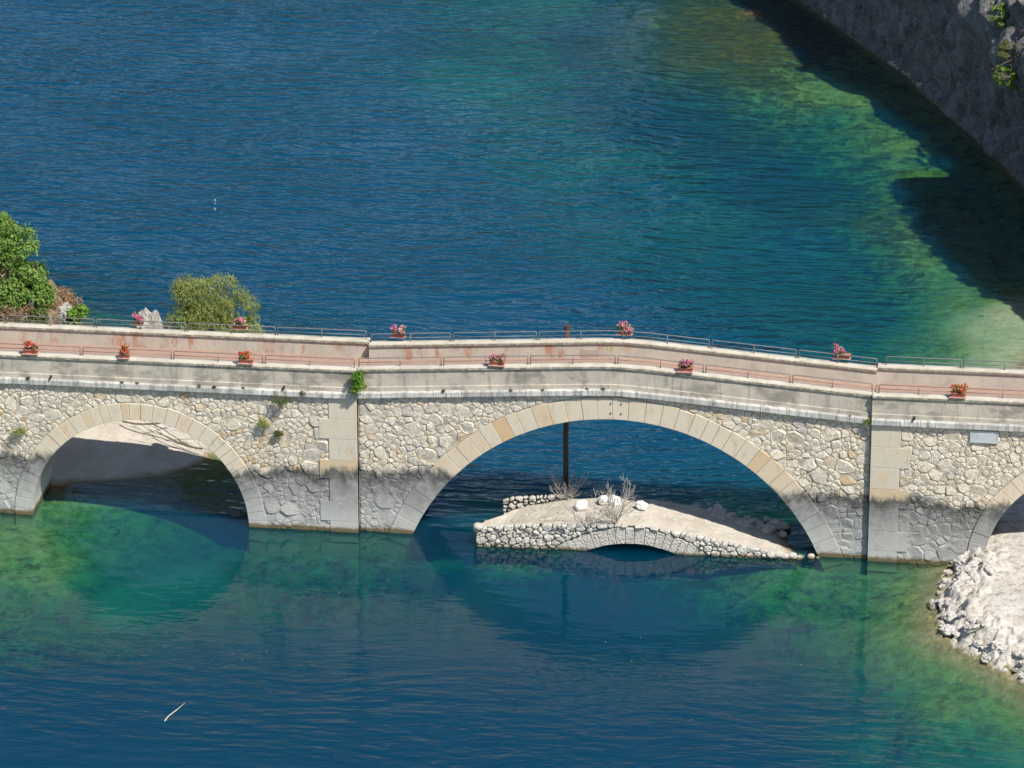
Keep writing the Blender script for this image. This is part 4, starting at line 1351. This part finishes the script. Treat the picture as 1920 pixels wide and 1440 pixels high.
def rock_mesh(rr, sx, sy, sz, sub=2, name='rock', amp=0.28, freq=1.5):
    bm = bmesh.new()
    bmesh.ops.create_icosphere(bm, subdivisions=sub, radius=1.0)
    o = Vector((rr.uniform(-50, 50), rr.uniform(-50, 50), rr.uniform(-50, 50)))
    for v in bm.verts:
        p = v.co.copy()
        k = 1 + amp * mnoise.noise(p * freq + o) + amp * 0.5 * mnoise.noise(p * freq * 2.3 + o)
        q = max(abs(p.x), abs(p.y), abs(p.z))
        p = p * (0.72 + 0.28 / q * 0.8)
        v.co = Vector((p.x * sx, p.y * sy, p.z * sz)) * k
    me = bpy.data.meshes.new(name)
    bm.to_mesh(me); bm.free()
    return me


gv = MB()
rr = random.Random(33)
tm = rock_mesh(rr, 1, 1, .7, 1, 'pebble', 0.3)
tv = [v.co.copy() for v in tm.vertices]; tf = [tuple(p.vertices) for p in tm.polygons]
bpy.data.meshes.remove(tm)
for k in range(420):
    j = rr.randrange(X.shape[1]); i = rr.randrange(int(X.shape[0] * .9))
    s_ = rr.choice([.025, .03, .04, .05, .08]); an = rr.uniform(0, 6.28)
    gv.add([(X[i, j] + s_ * (v.x * math.cos(an) - v.y * math.sin(an)), YY[i, j] + s_ * (v.x * math.sin(an) + v.y * math.cos(an)), ZZ[i, j] + s_ * v.z * .8) for v in tv], tf, rr.random())
kind(gv.build('gravel', M['ruin'], ruin), 'stuff')
# loose stones of the collapsed wall at the back, and along the toe
rr = random.Random(31)
YB = lambda x: 2.12 + 0.05 * (x + 5)
ZB = ip([(-5.35, .95), (-4.9, 1.15), (-3.6, 1.28), (-2.3, 1.42)])
hb = MB()
for xa_, xb_ in ((-5.2, -4.2), (-4.2, -3.2), (-3.2, -2.2)):
    hb.hexa([(xa_, YB(xa_) + .02, -.5), (xb_, YB(xb_) + .02, -.5), (xb_, YB(xb_) + .55, -.5), (xa_, YB(xa_) + .55, -.5), (xa_, YB(xa_) + .02, ZB(xa_) - .08), (xb_, YB(xb_) + .02, ZB(xb_) - .08), (xb_, YB(xb_) + .55, ZB(xb_) - .15), (xa_, YB(xa_) + .55, ZB(xa_) - .15)])
hb.build('wall_heart', M['ruindark'], ruin)
for poly, a in cells(-5.3, -2.2, -0.1, ZB, [], lambda r_, x, z: r_.choice([.07, .09, .11, .14, .16]), 1.25, 2500, rr):
    g = MB()
    stone_geo(g, poly, YB, rr.uniform(0.08, 0.16), 0.03, rr, rr.random(), 0.3, 0.12, dome=0.2)
    g.build('stone', M['ruin'], ruin)
for k in range(9):
    o = obj('stone', rock_mesh(rr, rr.uniform(.15, .2), rr.uniform(.14, .18), rr.uniform(.12, .15), 1, 'stone', 0.2), M['ruin'], ruin)
    o.location = (-5.9 + 0.13 * k + rr.uniform(-.1, .1), 1.5 + 0.08 * k + rr.uniform(-.2, .2), 0.0 + rr.uniform(-.02, .16))
for k in range(48):
    x = rr.uniform(3.2, 7.4)
    y = rr.uniform(1.8, 3.3) - 0.1 * (x - 3)
    o = obj('stone', rock_mesh(rr, rr.uniform(.2, .38), rr.uniform(.2, .34), rr.uniform(.15, .26), 1, 'stone', 0.3), M['ruin'], ruin)
    o.location = (x, y + .45, max(0.02, 0.62 - 0.13 * (x - 3.2) + rr.uniform(-.15, .10)))
    o.rotation_euler = (rr.uniform(-.4, .4), rr.uniform(-.4, .4), rr.uniform(-3, 3))
for x, y, z, s_ in ((7.1, -.55, .17, .19), (7.4, -.5, .2, .2), (7.75, -.48, .1, .18), (8.05, -.45, .12, .2), (8.35, -.42, .05, .15), (8.85, -.25, .06, .17), (-5.95, -.95, .92, .22), (9.15, -.2, -.02, .1)):
    o = obj('stone', rock_mesh(rr, s_ * 1.1, s_, s_ * .85, 2, 'stone', 0.15), M['ruin'], ruin)
    o.location = (x, y, z)
for x, y, s_, lab in ((-1.55, .82, .34, 'lone white boulder on the ruin nearest the back shrub and pole'), (-0.62, 1.45, .28, 'white boulder of the touching pair on top of the ruin, shrub side of pole'),
                      (-0.15, 1.38, .30, 'white boulder of the touching pair on top of the ruin, beside the bare shrub'), (1.13, 1.07, .27, 'single white boulder on the bare slope of the ruin past the shrub')):
    o = tag(obj('white_boulder', rock_mesh(rr, s_ * 1.15, s_ * .9, s_ * .75, 3, 'white_boulder', 0.22), M['white']), lab, 'boulder', 'white boulders on the ruin')
    o.location = (x, y, float(np.interp(x, X[0], zt + hump)) + 0.10)
    o.rotation_euler = (0, rr.uniform(-.3, .3), rr.uniform(0, 3))

# bare shrubs
def bare_shrub(label, loc, stems, L, r, spread, seed, flat=0.6, depth=3):
    root = tag(empty('bare_shrub', loc), label, 'shrub', 'bare shrubs on the ruin')
    rr = random.Random(seed)
    for k in range(stems):
        b = MB()
        an = 2 * math.pi * (k + rr.random() * 0.7) / stems
        branch(b, (0, 0, -0.05), (math.cos(an) * spread, math.sin(an) * spread, flat + rr.uniform(0, .5)), L * rr.uniform(.7, 1.1), r, depth, rr, 0.62, (2, 4), 0.2, 0.2, 4, 0.0055)
        b.build('branch', M['twig'], root)


bare_shrub('leafless grey shrub at the foot of the steel pole', (-2.45, 2.2, 1.2), 14, 0.85, 0.022, 1.0, 401, 0.75, 2)
bare_shrub('tall leafless grey shrub rooted above the ruin arch crown', (0.15, -0.55, 1.28), 13, 1.1, 0.026, 0.85, 402, 1.15, 3)
bare_shrub('low sprawling leafless shrub on the ruin face left of the arch crown', (-1.1, -0.75, 1.2), 9, 1.0, 0.018, 1.0, 403, 0.35, 2)

# ------------------------------------------------------------------ left bank: trees, creeper, rock, branches
tree('broadleaf_tree', 'dense bright green broadleaf tree on the mound behind the bridge end', 'tree', (-30.5, 13.0, 3.9),
     [(-30.3, 13.0, 8.1, 1.3, 1.3, 1.1), (-29.5, 12.5, 6.9, 1.0, 1.0, .9), (-31.8, 13.5, 7.2, 1.5, 1.4, 1.4), (-29.0, 12.0, 6.0, .9, .9, .8), (-30.1, 11.7, 5.9, 1.2, 1.1, 1.0), (-31.6, 14.0, 8.6, 1.1, 1.1, .9), (-29.3, 11.3, 5.0, .8, .8, .6), (-31.5, 11.6, 5.4, 1.3, 1.2, 1.2), (-30.4, 11.0, 4.6, .9, .8, .6)],
     30000, 0.08, M['leaf_tree'], 0.2, 501, hole=0.38)
tree('olive_shrub', 'dull olive shrub at the mound foot under the green tree', 'shrub', (-28.9, 10.3, 3.6),
     [(-28.9, 10.2, 4.9, .9, .8, .7), (-29.8, 10.1, 4.8, .9, .8, .8), (-28.2, 10.3, 4.6, .6, .6, .6), (-30.8, 10.1, 5.0, .9, .8, .8), (-28.6, 10.5, 5.5, .5, .5, .4)], 11000, 0.065, M['leaf_dark'], 0.09, 502, hole=0.28)
tree('fig_shrub', 'light green broad leaved shrub hanging off the pale rock', 'shrub', (-27.2, 10.7, 3.6),
     [(-26.9, 10.6, 5.6, .42, .4, .4), (-26.5, 10.6, 5.8, .35, .35, .35), (-27.0, 10.4, 5.0, .5, .45, .45), (-26.6, 10.4, 4.6, .45, .4, .45), (-27.3, 10.4, 4.4, .5, .4, .4)], 2600, 0.085, M['leaf_fig'], 0.05, 503, asp=0.75, hole=0.25)
cr_ = tag(empty('dry_creeper', (-28.05, 10.4, 4.3)), 'brown withered creeper draped over the pale mound edge', 'creeper')
b = MB(); rr = random.Random(61)
sel = np.argwhere((LX > -30.2) & (LX < -26.6) & (LY > 8.2) & (LY < 15.0) & (LZ > 2.6))
g = np.random.default_rng(62)
P_ = []
for k in range(60):
    i, j = sel[g.integers(len(sel))]
    branch(b, (LX[i, j] + 28.05, LY[i, j] - 10.4, LZ[i, j] - 4.3), (rr.uniform(-.5, 1), rr.uniform(-.8, .3), rr.uniform(-.2, .8)), 0.6, 0.010, 2, rr, 0.6, (2, 3), 0.1, 0.3, 4, 0.005)
bl = []
sel = np.argwhere((LX > -30.6) & (LX < -26.8) & (LY > 8.8) & (LY < 18.5) & (LZ > 2.4))
for k in range(240):
    i, j = sel[g.integers(len(sel))]
    if vnoise(np.array([LX[i, j] * .8]), np.array([LZ[i, j] * .8]), 0, 2, 5)[0] < -0.4:
        continue
    bl.append((LX[i, j] + 28.05, LY[i, j] - 10.4, LZ[i, j] - 4.2, g.uniform(.3, .55), g.uniform(.25, .45), g.uniform(.2, .4)))
b.build('stems', M['twig'], cr_)
cloud_obj('leaves', M['leaf_dry'], cr_, bl, 17000, 0.08, 0.35, 504, 0.3, 0.3, 0.3, 0.6)
for k, (x, y, z, a, b_, c, lab) in enumerate([(-27.35, 10.75, 5.3, .35, .35, .9, 'tall pale rock face showing between creeper and fig shrub'), (-27.75, 10.4, 4.6, .3, .3, .5, 'low pale rock under the olive shrub at the mound edge')]):
    o = tag(obj('pale_rock', rock_mesh(random.Random(70 + k), a, b_, c, 4, 'pale_rock', 0.3, 1.7), M['rockg']), lab, 'rock')
    o.location = (x, y, z)
o = tag(obj('rock_outcrop', rock_mesh(random.Random(81), 0.85, .7, 1.3, 4, 'rock_outcrop', 0.42, 1.6), M['rockg']), 'jagged grey rock outcrop standing beside the olive willow', 'rock')
o.location = (-24.45, 15.7, 2.7)
o = tag(obj('rock_outcrop', rock_mesh(random.Random(82), 0.6, .5, .7, 4, 'rock_outcrop', 0.35, 1.8), M['rockg']), 'lower brownish boulder wedged between rock outcrop and willow', 'rock')
o.location = (-23.4, 15.5, 2.3)
wl = [(x_ - 0.5, *r_) for x_, *r_ in [(-21.7, 16, 5.0, 1.2, 1.1, 1.0), (-20.4, 16, 5.0, 1.25, 1.1, 1.0), (-21.2, 15.8, 4.1, 1.4, 1.2, 1.1), (-19.7, 15.9, 4.3, 1.2, 1.1, 1.0), (-22.1, 15.8, 3.6, 1.1, 1.0, 1.0), (-19.3, 15.8, 3.3, 1.1, 1.0, .9), (-20.6, 15.4, 3.1, 1.6, 1.1, 1.0), (-22.3, 16, 5.4, .6, .6, .6)]]
tree('willow_bush', 'rounded olive green willow bush on the bank end behind the roadway', 'bush', (-21.3, 16.0, 1.5), wl, 26000, 0.09, M['leaf_willow'], 0.16, 505, asp=0.2, hole=0.3, droop=-1.0, shell=0.35)

for k, (lab, p, d, L, s) in enumerate([('long dead branch lying across the gravel bank under the small arch', (-24.2, 8.3, 1.25), (1, -.22, -.05), 5.2, 91), ('forked dead branch reaching to the water under the small arch', (-20.2, 7.4, .45), (-1, -.15, .05), 2.4, 92), ('thin dead stick on the gravel high under the arch crown', (-22.9, 9.1, 1.35), (1, -.3, -.05), 2.6, 93)]):
    root = tag(empty('dead_branch', p), lab, 'branch', 'dead branches on the gravel bank')
    b = MB(); rr = random.Random(s)
    branch(b, (0, 0, .05), d, L, 0.05, 2, rr, 0.6, (3, 5), 0.0, 0.16, 7, 0.008)
    b.build('wood', M['deadwood'], root)

# ------------------------------------------------------------------ cliff shrubs, reeds, floating things, loose rocks
for k, (lab, x, y, z, r, n_, mt) in enumerate([('green shrub high on the sunlit cliff outcrop', 14.7, 58.5, 7.8, .7, 26, 'leaf_tree'), ('big grey green bush hanging over the shaded cliff face', 15.35, 55.4, 6.7, .75, 34, 'leaf_dark'),
                                       ('yellow green bush clinging below the grey green one on the cliff', 15.2, 54.3, 5.6, .55, 24, 'leaf_fig'), ('small yellowish shrub alone in the shaded cliff', 9.6, 71.6, 3.8, .25, 4, 'leaf_willow')]):
    rr = random.Random(600 + k)
    bl = [(x + rr.uniform(-1, .9) * r, y + rr.uniform(-1.6, 1.6) * r, z + rr.uniform(-1, .9) * r, r * rr.uniform(.15, .45), r * rr.uniform(.2, .5), r * rr.uniform(.12, .35)) for _ in range(n_)]
    tree('cliff_shrub', lab, 'shrub', (x + .9 * r, y, z - .6), bl, int(8000 * r), 0.06, M[mt], 0.05, 520 + k, hole=0.5, shell=0.1)

rd = tag(empty('reed_mat', (-1.3, 83.2, 0)), 'small tan mat of reeds breaking the surface near the shaded shore', 'reeds')
b = MB(); rr = random.Random(95)
for k in range(150):
    x, y = rr.gauss(0, .45), rr.gauss(0, .5)
    b.tube([(x, y, -.1), (x + rr.uniform(-.25, .3), y + rr.uniform(-.2, .2), rr.uniform(.03, .16))], [.012, .006], 3, cap=False)
b.build('stalks', M['leaf_dry'], rd)

rr = random.Random(141)
bank_line = [(15.3, 0.0), (14.85, -3.2), (14.7, -5.5), (15.0, -7.6), (15.8, -8.8), (17.0, -10.0), (18.6, -12.1)]
bc = np.cumsum([0] + [math.hypot(b_[0] - a_[0], b_[1] - a_[1]) for a_, b_ in zip(bank_line[:-1], bank_line[1:])])
protos = [rock_mesh(rr, 1.0, .85, .62, 3, 'bank_rock', 0.45, 1.9) for _ in range(7)]
for k in range(75):
    t = rr.uniform(0, bc[-1])
    x = float(np.interp(t, bc, [p[0] for p in bank_line])) + abs(rr.gauss(0.15, 0.75)) - 0.15
    y = float(np.interp(t, bc, [p[1] for p in bank_line])) + rr.uniform(-.3, .9)
    i = int(round((y - RY[0, 0]) / 0.075)); j = int(round((x - RX[0, 0]) / 0.075))
    if not (0 <= i < RX.shape[0] and 0 <= j < RX.shape[1]):
        continue
    s_ = rr.choice([.12, .15, .18, .22, .28, .36])
    o = obj('bank_rock', protos[k % 7], M['rockw'])
    o.location = (x, y, float(RZ[i, j]) + s_ * 0.02)
    o.scale = (s_ * rr.uniform(.8, 1.3), s_ * rr.uniform(.8, 1.3), s_ * rr.uniform(.7, 1.1))
    o.rotation_euler = (rr.uniform(-.4, .4), rr.uniform(-.4, .4), rr.uniform(0, 6.28))
    tag(o, 'loose white limestone rock along the water edge of the sandy bank', 'rock', 'loose rocks along the sandy bank')

fl = tag(empty('floating_branch', (-15.85, -19.9, 0.0)), 'thin bent bare branch floating on the open blue water', 'branch')
b = MB(); b.tube([(-.15, -.75, 0.02), (-.08, -.35, .05), (.02, .0, .04), (.18, .4, .06), (.36, .85, .12)], [.03, .028, .024, .018, .008], 6); b.build('wood', M['twig'], fl, True)
o = tag(obj('white_float', rock_mesh(random.Random(3), .04, .04, .014, 2, 'float', 0.05), M['white']), 'tiny white float drifting alone on the open blue lake', 'float')
o.location = (-27.09, 43.99, 0.006)
o = tag(obj('water_rock', rock_mesh(random.Random(4), .3, .25, .2, 3, 'water_rock', 0.35), M['rockc']), 'small dark rock poking from the water inside the small arch', 'rock')
o.location = (-17.2, 1.0, 0.0)
g = np.random.default_rng(9)
px = np.stack([g.uniform(-26, 14, 60), g.uniform(-24, -5, 60), np.full(60, 0.008)], -1)
V, F = [], []
for p in px:
    a = g.uniform(0, 6.28); s = g.uniform(.02, .05)
    u = np.array([math.cos(a), math.sin(a), .1]) * s; v = np.array([-math.sin(a), math.cos(a), .0]) * s * .5
    n0 = len(V); V += [p - u, p - v, p + u, p + v]; F.append((n0, n0 + 1, n0 + 2, n0 + 3))
fo = obj('floating_leaves', quad_mesh('floating_leaves', np.array(V), np.array(F), {'tint': np.full(len(V), .8)}), M['leaf_dry'])
kind(fo, 'stuff')
